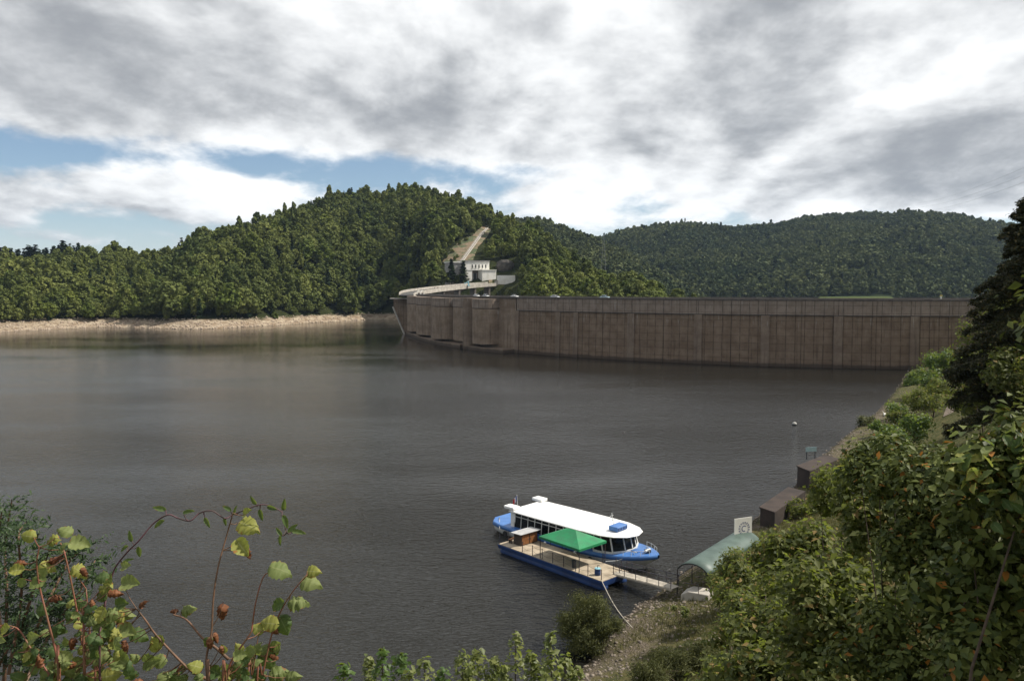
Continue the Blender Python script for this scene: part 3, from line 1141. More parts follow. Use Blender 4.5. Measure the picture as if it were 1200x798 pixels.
def in_poly(u, v, poly):
    c = False
    n = len(poly)
    for i in range(n):
        (x1, y1), (x2, y2) = poly[i], poly[i - 1]
        if (y1 > v) != (y2 > v) and u < (x2 - x1) * (v - y1) / (y2 - y1) + x1:
            c = not c
    return c


# what must stay open on the near hill (seen from the viewpoint): the cut slope, the building, the road end
CUT = [(519, 309), (529, 293), (543, 282), (555, 277), (567, 265), (577, 265), (572, 276), (560, 290), (553, 308)]
OPEN_BUILD = [(524, 307), (606, 303), (606, 331), (588, 345), (520, 345)]


def hill_scatter(hill, u0, u1, t0, t1, spacing, rng, jitter=0.45):
    """roughly even spacing in metres over a fan hill"""
    out = []
    dmin = np.interp((u0 + u1) / 2, hill.fu, hill.fd)
    uu = np.linspace(u0, u1, 160)
    d0, d1 = np.interp(uu, hill.fu, hill.fd), np.interp(uu, hill.ru, hill.rd)
    da = np.arange((d0 + (d1 - d0) * t0).min(), (d0 + (d1 - d0) * t1).max(), spacing * .87)
    for k, d in enumerate(da):
        du = spacing * FPX / d
        us = np.arange(u0, u1, du) + (k % 2) * du / 2
        us = us + rng.uniform(-jitter, jitter, len(us)) * du
        dd = d + rng.uniform(-jitter, jitter, len(us)) * spacing
        a, b = np.interp(us, hill.fu, hill.fd), np.interp(us, hill.ru, hill.rd)
        t = (dd - a) / (b - a)
        m = (t > t0) & (t < t1)
        out.append(np.stack([us[m], t[m]], 1))
    return np.concatenate(out)


def blocked(p, h, r):
    for dz in (0.1, 0.4, 0.7, 0.95):
        u, v = project((p[0], p[1], p[2] + h * dz))
        w = r * FPX / p[1] * 0.7
        for uu in (u - w, u, u + w):
            if in_poly(uu, v, CUT) or in_poly(uu, v, OPEN_BUILD):
                return True
    return False


rng = np.random.RandomState(21)
cand = hill_scatter(near_hill, -330, 850, 0.0, 1.06, 7.8, rng, 0.8)
hx, hy, hz = near_hill.point(cand[:, 0], cand[:, 1])
br, co = [], []
for (u, t), x, y, z in zip(cand, hx, hy, hz):
    beach = np.interp(u, [-400, 0, 100, 150, 235, 300, 400, 470], [20, 20, 14, 24, 30, 27, 30, 24])
    d0, d1 = np.interp(u, near_hill.fu, near_hill.fd), np.interp(u, near_hill.ru, near_hill.rd)
    if u < 470 and z < 5.0 + rng.uniform(-1.5, 1.5):
        continue
    if 476 < u < 600 and t < 0.02:
        continue
    sc = (0.62 + 0.85 * rng.rand() ** 1.6) * (1 + 0.8 * float(fbm(x / 45, y / 45))) * (0.8 if u > 640 else 1.0)
    if u < 70 and t > 0.80 and t < 0.985:
        continue
    if t > .88:
        sc = min(sc, 1.0)
    if blocked((x, y, z), 16 * sc, 6 * sc):
        continue
    up = fbm(x / 60 + 3, y / 60)
    pc = 0.10 + 0.55 * np.clip((t - .72) * 3, 0, 1) * (330 < u < 600) + 0.4 * (up > 0.10) + (0.5 if 468 < u < 520 and t < .35 else 0)
    if u < 100 and t > 0.95:
        pc = 0.9
    if rng.rand() < pc * 0.75:
        co.append((x, y, z, sc * rng.uniform(.6, 1.0), u, t))
    else:
        br.append((x, y, z, sc, u, t))
br.sort(key=lambda a: a[1])
vis = [a for a in br if -10 < a[4] < 840]
hid = [a for a in br if not -10 < a[4] < 840]
near300, rest = vis[:300], vis[300:] + hid
LB = ["rounded deciduous tree on the wooded hillside above the lake beach", "bright yellow-green deciduous tree on the wooded hillside behind the dam"]
for a in near300:
    k = rng.randint(0, 7) if a[4] > 560 else rng.randint(0, 5) if rng.rand() < .88 else 5 + rng.randint(0, 2)
    if a[4] > 600:
        k = 5 + rng.randint(0, 2) if rng.rand() < .6 else rng.randint(0, 5)
    plant_tree(BROAD[k], a[:3], a[3], rng.uniform(0, 6.28), "broadleaf_tree",
               "yellow-green rounded tree among the darker trees of the wooded hill" if k >= 5 else "dark green rounded broadleaf tree on the wooded hill across the water",
               "broadleaf trees on the wooded hill")
pk = np.where(np.array([a[4] for a in rest]) > 560, rng.randint(2, 7, len(rest)), rng.randint(0, 6, len(rest)))
gn_wood("hillside_wood", [b[0] for b in BROAD], [a[:3] for a in rest], [a[3] for a in rest], rng.uniform(0, 6.28, len(rest)), pk,
        "dense deciduous wood covering the upper slopes of the hill across the lake", "wood")
co.sort(key=lambda a: -(a[5] + (1 if -10 < a[4] < 840 else 0)))
for a in co[:280]:
    plant_tree(CONI[rng.randint(3)], a[:3], a[3], rng.uniform(0, 6.28), "conifer_tree", "dark pointed conifer standing among the deciduous trees of the wooded hill", "conifers on the wooded hill")
if len(co) > 280:
    r2 = co[280:]
    gn_wood("hillside_conifers", [c[0] for c in CONI], [a[:3] for a in r2], [a[3] for a in r2], rng.uniform(0, 6.28, len(r2)), rng.randint(0, 3, len(r2)),
            "dark conifers thickly mixed into the wood on the hill", "wood")
# row of pines along the pasture on the far left
for k in range(26):
    u = -20 + k * 4.6 + rng.uniform(-1.5, 1.5)
    x, y, z = near_hill.point(np.array([u]), np.array([1.0 + rng.uniform(-.02, .06)]))
    plant_tree(CONI[rng.randint(3)], (x[0], y[0], z[0] + 1.5), rng.uniform(1.35, 1.85) * (1 - .3 * (u > 95)), rng.uniform(0, 6.28), "pine_tree",
               "broad dark pine in the row along the pasture's edge", "pines along the pasture", sq=1.7)

# far hills: small crowns that read as one mass
rng = np.random.RandomState(33)
FARP = []
for i in range(5):
    cm, cs = crown_mesh("far_crown", 11.0, rng.uniform(4.4, 5.6), rng, 10, 40, 1.8, M_FAR, base=.2, flat=.8)
    FARP.append(cm)
FARC = conifer_mesh("far_crown", 12.5, 3.6, rng, 12, 14, 2.2, M_CONI)
for hill, nm, u0, u1, t0, sp, lb in ((mid_hill, "middle_wood", 540, 880, 0.0, 9.6, "shaded wood covering the hill flank behind the near hill"),
                                     (far_hill, "far_wood", 560, 1290, 0.0, 11.5, "distant wood covering the long hill beyond the dam")):
    c = hill_scatter(hill, u0, u1, t0, 1.04, sp, rng)
    x, y, z = hill.point(c[:, 0], c[:, 1])
    gap = np.array([(nm == "far_wood") and (958 < u < 1050) and y_ < 1138 for u, y_ in zip(c[:, 0], y)])
    pts = np.stack([x, y, z], 1)[~gap]
    cu, ct = c[~gap, 0], c[~gap, 1]
    con = (rng.rand(len(pts)) < 0.04 + (0.16 if nm == "middle_wood" else 0.05) * (ct > .8)) 
    pk = np.where(con, 5, rng.randint(0, 5, len(pts)))
    sc = rng.uniform(.6, 1.35, len(pts)) * (1 + fbm(pts[:, 0] / 60, pts[:, 1] / 60) * .9) * (1.2 if nm == 'far_wood' else 1.0)
    gn_wood(nm, FARP + [FARC], pts, sc, rng.uniform(0, 6.28, len(pts)), pk, lb, "wood")
    print(nm, len(pts))
print("near hill", len(br), len(co))

# ================================================================== buildings and things by the dam
M_WHITE = mat_plain("white_render", (0.80, 0.78, 0.73), (0.66, 0.64, 0.58), 0.85, 0.25)
M_GLASSD = mat_plain("dark_window", (0.02, 0.022, 0.025), (0.035, 0.037, 0.04), 0.15, 2.0, spec=0.6)
M_GREYROOF = mat_plain("grey_roofing", (0.30, 0.29, 0.28), (0.22, 0.21, 0.2), 0.9, 0.6)
M_BROWNST = mat_plain("brown_stone", (0.17, 0.13, 0.10), (0.10, 0.08, 0.065), 0.95, 0.4)
M_STEEL = mat_plain("galvanised_steel", (0.30, 0.31, 0.32), (0.22, 0.23, 0.24), 0.5, 5.0, metallic=0.6)
M_DARKST = mat_plain("dark_painted_steel", (0.022, 0.03, 0.045), (0.04, 0.045, 0.05), 0.5, 6.0)
M_TEAL = mat_plain("pale_blue_paint", (0.30, 0.55, 0.62), (0.22, 0.42, 0.5), 0.5, 3.0)


def hill_hit(hill, u, v):
    ts = np.linspace(0, 1.0, 400)
    x, y, z = hill.point(np.full_like(ts, u), ts)
    pv = project((x, y, z))[1]
    k = int(np.argmax(pv <= v))
    return Vector((x[k], y[k], z[k]))


BY = 652.0
pxm = BY / FPX
b0 = at_y(560, 332.5, BY)
bld = empty("white_building", tuple(b0), math.radians(26), "flat-roofed white building with a row of narrow windows above the dam's end", "building")


def bx(name, u0, u1, v0, v1, y0, y1, mat, parent=bld, **kw):
    return MB().box((((u0 + u1) / 2 - 560) * pxm, (y0 + y1) / 2, (332.5 - (v0 + v1) / 2) * pxm), ((u1 - u0) * pxm, y1 - y0, (v1 - v0) * pxm)).build(name, mat, parent, **kw)


wl_ = bx("upper_wall", 543, 576, 306.6, 317, 2, 15, M_WHITE)
bx("lower_wall", 543, 554.2, 317.1, 334, 2.3, 15, M_WHITE)
bx("annex_wall", 563, 581, 317.2, 335, -4, 12, M_WHITE)
bx("entrance_recess", 554.3, 562.9, 317.1, 334, 4.2, 14, M_BROWNST)
dr = bx("door", 557, 560.5, 320.5, 331.6, 4.0, 4.19, M_GLASSD)
bx("door_frame", 556.4, 557, 320, 331.6, 3.9, 4.19, M_STEEL, dr)
bx("door_frame", 560.5, 561.1, 320, 331.6, 3.9, 4.19, M_STEEL, dr)
rf = bx("roof_edge", 542.5, 576.5, 305.6, 306.5, 1.4, 15.6, M_GREYROOF)
bx("roof_edge", 562.6, 581.4, 316.4, 317.15, -4.5, 1.35, M_WHITE)
wg = bx("side_wing", 528, 542.8, 308.4, 335, 5, 17, M_GREYROOF)
bx("wing_roof", 527.4, 542.9, 307.2, 308.3, 4.4, 17.5, M_WHITE)
for k in range(5):
    u = 554.2 + k * 4.3
    wd = bx("window", u - 0.72, u + 0.72, 310.3, 314.3, 1.9, 1.99, M_GLASSD)
    bx("sill", u - 0.95, u + 0.95, 314.3, 314.7, 1.7, 1.99, M_WHITE, wd)
tag(MB().box((0, 0, -3.5), (21 * pxm, 0.6, 7.5 * pxm + 7)).build("garden_wall", M_WHITE), "low white wall running right from the white building", "wall").location = at_y(593, 326.6, BY - 10)
hut = empty("transformer_kiosk", tuple(at_y(581.5, 334, BY - 14)), 0, "small dark-roofed kiosk at the right corner of the white building", "kiosk")
MB().box((0, 0, 1.6), (2.8, 2.6, 3.2)).build("wall", M_PALE, hut)
MB().box((0, 0, 3.45), (3.6, 3.4, 0.5), taper=0.7).build("roof", M_COPE, hut)

# terrace of stone beneath the building, closing the ground to the road
tr = MB()
tr.box((0, 0, -12), (60, 26, 24))
tag(tr.build("terrace", M_BROWNST), kind="structure").location = at_y(566, 333.3, BY + 2)

# rock face beside the building
def rock(name, loc, size, rng, mat, parent=None):
    bm = bmesh.new()
    bmesh.ops.create_icosphere(bm, subdivisions=2, radius=1.0)
    for v in bm.verts:
        v.co *= 1 + 0.45 * float(fbm(v.co.x * 1.7 + loc[0], v.co.y * 1.7 + v.co.z * 2.1 + loc[1]))
        v.co.x *= size[0]
        v.co.y *= size[1]
        v.co.z *= size[2]
    me = bpy.data.meshes.new(name)
    bm.to_mesh(me)
    bm.free()
    o = link_mesh(name, me, parent, mat)
    o.location = loc
    return o


rng = np.random.RandomState(3)
tag(rock("rock_outcrop", at_y(592, 312, BY + 22), (8, 5, 6), rng, mat_plain("rock", (0.09, 0.08, 0.07), (0.05, 0.045, 0.04), 0.95, 0.3, bump=0.6)), "dark bare rock face rising behind the low white wall", "rock")

# cut slope with the incline running up it
def mat_cut():
    m, n, l, p, out = new_mat("cut_slope_earth")
    geo = n.new("ShaderNodeNewGeometry")
    f = tex_noise(n, l, 0.09, 6, 0.65, vec=geo.outputs['Position'])
    g = tex_noise(n, l, 0.3, 5, 0.65, vec=geo.outputs['Position'])
    c = mix_col(n, l, map_range(n, l, f, 0.45, 0.58), (0.045, 0.065, 0.02), (0.165, 0.118, 0.072))
    c = mix_col(n, l, map_range(n, l, g, 0.5, 0.7), c, (0.23, 0.185, 0.125))
    l.new(c, p.inputs['Base Color'])
    p.inputs['Roughness'].default_value = 1
    return m


g = {}
V, F = [], []
for iu, u in enumerate(np.arange(508, 586, 1.0)):
    for iv, v in enumerate(np.arange(262, 316, 1.0)):
        if in_poly(u, v, CUT) or in_poly(u + 1, v + 1, CUT):
            q = []
            for a, b in ((0, 0), (1, 0), (1, 1), (0, 1)):
                key = (iu + a, iv + b)
                if key not in g:
                    g[key] = len(V)
                    V.append(hill_hit(near_hill, u + a, v + b) + Vector((0, -0.6, 0.5)))
                q.append(g[key])
            F.append(tuple(q))
tag(link_mesh("cut_slope", mesh_np("cut_slope", V, F, mat_cut())), kind="structure")
inc = empty("incline_track", tuple(hill_hit(near_hill, 541, 307.5)), 0, "straight pale concrete incline climbing the cleared slope above the white building", "track")
IC = [hill_hit(near_hill, u, v) + Vector((0, -1, 1.0)) - inc.location for u, v in ((540, 309), (545, 302), (550, 295), (555, 288), (560, 281), (565, 274.5), (571, 268))]
ribbon(np.array([tuple(p) for p in IC]), [(-1.5, 0), (1.5, 0), (1.5, -3), (-1.5, -3)], "slab", M_PALE, inc)
ribbon(np.array([tuple(p) for p in IC]), [(1.55, 0.6), (2.0, 0.6), (2.0, -3), (1.55, -3)], "side_wall", M_PALE, inc)
ribbon(np.array([tuple(p) for p in IC]), [(-0.9, 0.25), (-0.6, 0.25), (-0.6, 0.01), (-0.9, 0.01)], "rail", M_COPE, inc)
ribbon(np.array([tuple(p) for p in IC]), [(0.6, 0.25), (0.9, 0.25), (0.9, 0.01), (0.6, 0.01)], "rail", M_COPE, inc)
_r = np.random.RandomState(4)
for u, v, s in ((523, 304, .34), (530, 297, .28), (536, 303, .22), (539, 288, .3), (547, 283, .26), (533, 306, .25)):
    plant_tree(BROAD[_r.randint(5)], tuple(hill_hit(near_hill, u, v)), s, _r.uniform(0, 6), "young_tree", "low young tree regrowing on the cleared slope beside the incline", "young trees on the cleared slope", sq=1.3)
hp = hill_hit(near_hill, 573, 266.5)
hh = empty("winch_hut", tuple(hp), 0, "tiny pale hut at the top of the concrete incline", "hut")
MB().box((0, 0, 1.4), (3.6, 3, 2.8)).build("wall", M_PALE, hh)
MB().box((0, 0, 3.0), (4.2, 3.6, 0.35)).build("roof", M_GREYROOF, hh)

# dark firs in front of the building, street-side
rng = np.random.RandomState(8)
FIRLAB = ["tall dark fir hiding the grey wing of the white building", "dark fir close against the white building's left front"]
for i, (u, v, h) in enumerate(((529, 333, 20), (543, 333, 18.5))):
    plant_tree(CONI[i], tuple(at_y(u, v, 640)), h / 17, rng.uniform(0, 6), "fir_tree", FIRLAB[i], None, sq=1.45)
RD = ["rounded green tree left of the road bridge's end", "low round tree in front of the firs by the road bridge", "rounded tree on the slope above the dam's wing wall"]
for i, (u, v, s) in enumerate(((517, 336, .95), (497, 338, 1.05), (536, 334.5, .6))):
    plant_tree(BROAD[i + 1], tuple(at_y(u, v, 640)), s, rng.uniform(0, 6), "broadleaf_tree", RD[i], None)

# lattice pylon in the valley and three cables crossing the right of the sky
py = at_y(707, 330, 900)
pyl = empty("pylon", (py.x, py.y, py.z - 12), 0, "thin steel lattice pylon standing in the valley before the far hills", "pylon")
lat = MB()
hP = 66.0
for k in range(9):
    z0, z1 = hP * k / 9, hP * (k + 1) / 9
    w0, w1 = 4.2 * (1 - k / 9.6), 4.2 * (1 - (k + 1) / 9.6)
    c0 = [(-w0, -w0), (w0, -w0), (w0, w0), (-w0, w0)]
    c1 = [(-w1, -w1), (w1, -w1), (w1, w1), (-w1, w1)]
    for i in range(4):
        j = (i + 1) % 4
        lat.bar((*c0[i], z0), (*c1[i], z1), 0.13)
        lat.bar((*c0[i], z0), (*c1[j], z1), 0.07)
        lat.bar((*c1[i], z1), (*c1[j], z1), 0.07)
lat.build("lattice_mast", M_STEEL, pyl)
for z in (48, 55, 61):
    MB().bar((-5, 0, z), (5, 0, z), 0.16).build("cross_arm", M_STEEL, pyl)
for k, (va, vb) in enumerate(((228, 178), (233, 189), (238, 200))):
    a, b = at_y(1075, va + 10, 1500), at_y(1290, vb - 22, 420)
    pts = [a.lerp(b, t) - Vector((0, 0, 30 * t * (1 - t))) for t in np.linspace(0, 1, 16)]
    tag(MB().tube([p - a for p in pts], 0.075, 4).build("power_cable", M_STEEL), ["upper of three thin power cables above the wooded hill on the right", "middle of three thin power cables above the wooded hill on the right", "lowest of three thin power cables above the wooded hill on the right"][k], "cable", "power cables in the sky").location = a


# ---- parked cars on the crest
M_TYRE = mat_plain("tyre_rubber", (0.02, 0.02, 0.02), (0.03, 0.03, 0.03), 0.9, 5)
M_CHROME = mat_plain("bright_trim", (0.6, 0.6, 0.62), (0.5, 0.5, 0.52), 0.3, 5, metallic=0.8)
M_LAMP = mat_plain("lamp_glass", (0.75, 0.75, 0.7), (0.6, 0.6, 0.58), 0.2, 5)


def car(loc, rz, paint, label, tall=1.0):
    o = empty("parked_car", loc, rz, label, "car", "cars parked along the dam crest")
    side = [(-2.1, .35), (-2.12, .75), (-1.95, .95), (-1.25, 1.02), (-.55, 1.45 * tall), (.9, 1.47 * tall), (1.75, 1.0), (2.05, .92), (2.1, .35)]
    b = MB()
    n = len(side)
    V = [(x, -.84 + (0.14 if z > 1.1 else 0), z) for x, z in side] + [(x, .84 - (0.14 if z > 1.1 else 0), z) for x, z in side]
    b.add(V, [tuple(range(n))[::-1], tuple(range(n, 2 * n))] + [(i, (i + 1) % n, (i + 1) % n + n, i + n) for i in range(n)])
    b.build("body", paint, o, bevel=0.06)
    for s in (-1, 1):
        g = MB()
        y = s * 0.8
        g.add([(-1.1, y, 1.04), (-.5, s * .72, 1.38 * tall), (.8, s * .72, 1.4 * tall), (1.5, y, 1.04), (-1.1, y + s * .03, 1.04), (-.5, s * .75, 1.38 * tall), (.8, s * .75, 1.4 * tall), (1.5, y + s * .03, 1.04)],
              [(0, 1, 2, 3), (4, 7, 6, 5), (0, 4, 5, 1), (1, 5, 6, 2), (2, 6, 7, 3), (3, 7, 4, 0)])
        g.build("side_window", M_GLASSD, o)
        for x in (-1.3, 1.3):
            w_ = MB()
            w_.tube([(x, s * .72, .32), (x, s * .9, .32)], .32, 12)
            wo = w_.build("wheel", M_TYRE, o)
            MB().tube([(x, s * .9, .32), (x, s * .915, .32)], .2, 10).build("rim", M_CHROME, wo)
        MB().box((-2.1, s * .6, .72), (.08, .3, .14)).build("headlight", M_LAMP, o)
    for x0, x1, nm in ((-1.28, -.6, "windscreen"), (.95, 1.72, "rear_window")):
        g = MB()
        za, zb = (1.06, 1.42 * tall) if x0 < 0 else (1.43 * tall, 1.06)
        g.bar((x0 - .02 if x0 < 0 else x0 + .03, 0, za), (x1 - .02 if x0 < 0 else x1 + .03, 0, zb), 1.3, .04)
        g.build(nm, M_GLASSD, o)
    return o


def paint(name, c):
    m = mat_plain(name, c, tuple(x * .92 for x in c), 0.3, 2.0)
    m.node_tree.nodes["Principled BSDF"].inputs['Coat Weight'].default_value = 0.6
    return m


P_SIL, P_WHT, P_BLU = paint("silver_paint", (0.55, 0.57, 0.6)), paint("white_paint", (0.8, 0.8, 0.8)), paint("pale_blue_car_paint", (0.35, 0.5, 0.58))
for u, pt, lb, tall in ((553, P_WHT, "white car parked on the crest beside the dam's intake towers", 1.15), (564, P_SIL, "silver car parked on the crest next to the white one by the intake towers", 1.15),
                        (598, P_WHT, "white car parked alone on the crest near the dam's low platform", 1.1), (646, P_SIL, "silver hatchback on the crest between two close-set ribs", 1.1),
                        (705, P_BLU, "pale bluish car on the crest in front of the yellow-green trees", 1.15), (1154, P_WHT, "white car on the crest half hidden by the dark tree", 1.15)):
    s = dam_s_at_u(u)
    p = dpt(s, -2.6, 25.1)
    t = dpt(s + 2, -2.6, 25.1) - p
    car(tuple(p), math.atan2(t.y, t.x), pt, lb, tall)

# white hoist frames and marker on the crest
for k, u in enumerate((486, 490.5)):
    p = dpt(dam_s_at_u(u), -2.5, 25.1)
    h = empty("gate_hoist", tuple(p), 0.9, ["white arched gate hoist frame at the dam's outermost left end", "white arched gate hoist frame second from the dam's left end"][k], "hoist", "hoist frames on the crest")
    for s in (-1, 1):
        MB().box((s * 1.2, 0, 1.1), (.35, .35, 2.2)).build("leg", M_WHITE, h)
    MB().tube([(-1.2, 0, 2.2), (-.8, 0, 2.75), (0, 0, 2.95), (.8, 0, 2.75), (1.2, 0, 2.2)], .2, 6).build("arch", M_WHITE, h)
    MB().box((0, 0, 0.9), (1.2, .9, 1.2)).build("winch", M_COPE, h)
mk = empty("marker_post", tuple(dpt(dam_s_at_u(1105.5), -2.2, 25.1)), 0, "small pale marker post on the crest near the dark tree", "post")
MB().box((0, 0, 0.9), (.5, .4, 1.8), taper=.85).build("post", M_WHITE, mk)
MB().box((0, 0, 1.95), (.7, .5, .5)).build("head", mat_plain("yellow_marker", (0.6, 0.5, 0.15), None, .6, 3), mk)
cr = empty("light_blue_davit", tuple(at_y(549, 335.2, 604)), 0.4, "small light blue davit crane beside the road bridge's parapet", "crane")
MB().box((0, 0, 1.9), (.9, .9, 3.8), taper=.6).build("mast", M_TEAL, cr)
MB().bar((0, 0, 3.5), (-3.2, 0, 1.6), .5).build("jib", M_TEAL, cr)
MB().box((0.2, 0, .3), (2.2, 1.6, .6)).build("base", M_TEAL, cr)


# ---- two strollers on the road bridge
def person(loc, rz, top, legs, label, hgt=1.74):
    me = bpy.data.meshes.new("person")
    J = [(0, 0, .92), (0, 0, 1.18), (0, 0, 1.42), (0, 0, 1.52), (0, .01, 1.64), (0, .01, 1.74),
         (.11, 0, .86), (.12, .06, .48), (.12, .0, .07), (.13, .16, .03), (-.11, 0, .86), (-.12, -.10, .48), (-.12, -.22, .08), (-.12, -.08, .03),
         (.19, 0, 1.40), (.25, -.05, 1.12), (.25, .04, .88), (.25, .07, .78), (-.19, 0, 1.40), (-.25, .04, 1.12), (-.25, .12, .90), (-.25, .14, .80)]
    E_ = [(0, 1), (1, 2), (2, 3), (3, 4), (4, 5), (0, 6), (6, 7), (7, 8), (8, 9), (0, 10), (10, 11), (11, 12), (12, 13), (2, 14), (14, 15), (15, 16), (16, 17), (2, 18), (18, 19), (19, 20), (20, 21)]
    R_ = [.15, .15, .13, .06, .1, .08, .09, .065, .045, .04, .09, .065, .045, .04, .06, .045, .035, .03, .06, .045, .035, .03]
    me.from_pydata([Vector(j) * hgt / 1.74 for j in J], E_, [])
    o = link_mesh("person", me)
    md = o.modifiers.new("skin", 'SKIN')
    for i, sv in enumerate(me.skin_vertices[0].data):
        sv.radius = (R_[i], R_[i])
        sv.use_root = i == 0
    o.modifiers.new("smooth", 'SUBSURF').levels = 1
    m, n, l, p, out = new_mat("clothes_" + top[0])
    geo = n.new("ShaderNodeTexCoord")
    sep = n.new("ShaderNodeSeparateXYZ")
    l.new(geo.outputs['Object'], sep.inputs[0])
    c = mix_col(n, l, map_range(n, l, sep.outputs[2], .9, .93), legs, top[1])
    c = mix_col(n, l, map_range(n, l, sep.outputs[2], 1.48, 1.5), c, (0.45, 0.28, 0.2))
    c = mix_col(n, l, map_range(n, l, sep.outputs[2], 1.67, 1.69), c, (0.06, 0.04, 0.03))
    l.new(c, p.inputs['Base Color'])
    p.inputs['Roughness'].default_value = .9
    me.materials.append(m)
    o.location, o.rotation_euler = loc, (0, 0, rz)
    return tag(o, label, "person", "people on the road bridge")


for k, (i, top, lg, lb) in enumerate(((14, ("navy", (0.02, 0.025, 0.05)), (0.03, 0.03, 0.035), "person in dark clothes walking on the road bridge"),
                                      (15, ("red", (0.16, 0.03, 0.03)), (0.02, 0.02, 0.03), "person in a dark red top walking on the road bridge"))):
    c = VC[i]
    person((c[0] - 1.2, c[1] + .8, c[2] - .35), 2.4 + k * .5, top, lg, lb)

# ================================================================== the excursion boat
M_HULLW = mat_plain("hull_white_paint", (0.74, 0.74, 0.72), (0.58, 0.57, 0.54), 0.4, 1.2)
M_BLUE = mat_plain("boat_blue_paint", (0.065, 0.18, 0.45), (0.05, 0.14, 0.37), 0.38, 1.0)
M_NAVY = mat_plain("pontoon_blue_paint", (0.010, 0.042, 0.155), (0.008, 0.027, 0.10), 0.55, 0.8)
M_ROOF = mat_plain("roof_white_paint", (0.80, 0.80, 0.79), (0.66, 0.655, 0.63), 0.5, 0.9, contrast=(.48, .72))
M_SEAT = mat_plain("seat_red_brown", (0.22, 0.05, 0.035), (0.14, 0.03, 0.025), 0.7, 3)
M_INT = mat_plain("cabin_floor", (0.10, 0.08, 0.07), (0.06, 0.05, 0.045), 0.8, 2)
M_FRAME = mat_plain("window_frame_paint", (0.70, 0.70, 0.68), (0.55, 0.55, 0.52), 0.5, 3)


def mat_pane():
    m, n, l, p, out = new_mat("boat_glass")
    p.inputs['Base Color'].default_value = (0.02, 0.025, 0.03, 1)
    p.inputs['Roughness'].default_value = 0.04
    tr = n.new("ShaderNodeBsdfTransparent")
    tr.inputs[0].default_value = (0.55, 0.56, 0.56, 1)
    mx = n.new("ShaderNodeMixShader")
    mx.inputs[0].default_value = 0.62
    l.new(p.outputs[0], mx.inputs[1])
    l.new(tr.outputs[0], mx.inputs[2])
    l.new(mx.outputs[0], out.inputs[0])
    return m


M_PANE = mat_pane()
BOAT_RZ = math.atan2(-0.698, 0.716)
boat = empty("excursion_boat", (7.2, 89.4, 0), BOAT_RZ, "blue and white glass-sided excursion boat with a long white roof moored at the pontoon", "boat")
LX = np.array([-11.4, -11.0, -9.5, -6, -2, 2, 5, 7.5, 9.3, 10.5, 11.2, 11.55])
HB = 1.17 * np.array([1.55, 2.15, 2.5, 2.68, 2.72, 2.72, 2.65, 2.35, 1.75, 1.05, 0.45, 0.06])
SH = np.array([1.30, 1.28, 1.25, 1.2, 1.18, 1.2, 1.28, 1.42, 1.56, 1.66, 1.74, 1.78])


def hb(x):
    return float(np.interp(x, LX, HB))


def sh(x):
    return float(np.interp(x, LX, SH))


def loft(name, rows, mat, closed=False, smooth=True):
    k = len(rows[0])
    V = [p for r in rows for p in r]
    F = []
    for i in range(len(rows) - 1):
        for j in range(k - (0 if closed else 1)):
            a, b = i * k + j, i * k + (j + 1) % k
            F.append((a, b, b + k, a + k))
    b = MB()
    b.add(V, F)
    o = b.build(name, mat, boat, smooth=smooth)
    return o


hx = np.linspace(-11.4, 11.55, 40)
rows = []
for x in hx:
    h, s = hb(x), sh(x)
    rk = max(0, (x - 7) / 4.55)              # raked stem
    xs = x - 1.5 * rk ** 2
    st = max(0, (-9 - x) / 2.4)
    r = []
    for y, z in ((-1, s - .42), (-.96, .35), (-.80, -.1), (-.35, -.55), (0, -.65), (.35, -.55), (.80, -.1), (.96, .35), (1, s - .42)):
        kx = x if z > .5 else xs + (0.8 * st if z < .2 else .3 * st)
        r.append((kx, y * h * (1 - (.45 * rk if z < .5 else 0)), z))
    rows.append(r)
hull = loft("hull", rows, M_HULLW)
strip = []
for x in hx:
    h, s = hb(x), sh(x)
    strip.append([(x, -h * 1.0, s - .42), (x + .02, -h - .07, s - .40), (x + .05, -h - .09, s - .02), (x, -h + .08, s + .04)])
strip2 = [[(p[0], -p[1], p[2]) for p in r] for r in strip]
loft("sheer_band", strip, M_BLUE)
loft("sheer_band", strip2, M_BLUE)
loft("deck", [[(x, -hb(x) + .06, sh(x) + .03), (x, 0, sh(x) + .09), (x, hb(x) - .06, sh(x) + .03)] for x in hx], M_BLUE)
MB().add([(-11.4, -1.6, .86), (-11.4, 1.6, .86), (-11.4, 1.6, 1.36), (-11.4, -1.6, 1.36), (-11.6, -1.5, .86), (-11.6, 1.5, .86), (-11.6, 1.5, 1.38), (-11.6, -1.5, 1.38)],
         [(0, 1, 2, 3), (7, 6, 5, 4), (0, 4, 5, 1), (1, 5, 6, 2), (2, 6, 7, 3), (3, 7, 4, 0)]).build("transom", M_BLUE, boat)
MB().add([(-11.4, -1.5, .85), (-11.4, 1.5, .85), (-10.3, 1.0, -.5), (-10.3, -1.0, -.5)], [(0, 1, 2, 3)]).build("stern_plate", M_HULLW, boat)

# cabin: plan outline with rounded front
ZS, ZR = 1.38, 3.25
XA, XF = -7.0, 8.3


def cabin_y(x):
    return 2.75 if x < 5.5 else 2.75 * math.sqrt(max(0.0, 1 - ((x - 5.5) / 3.1) ** 2)) ** 0.8


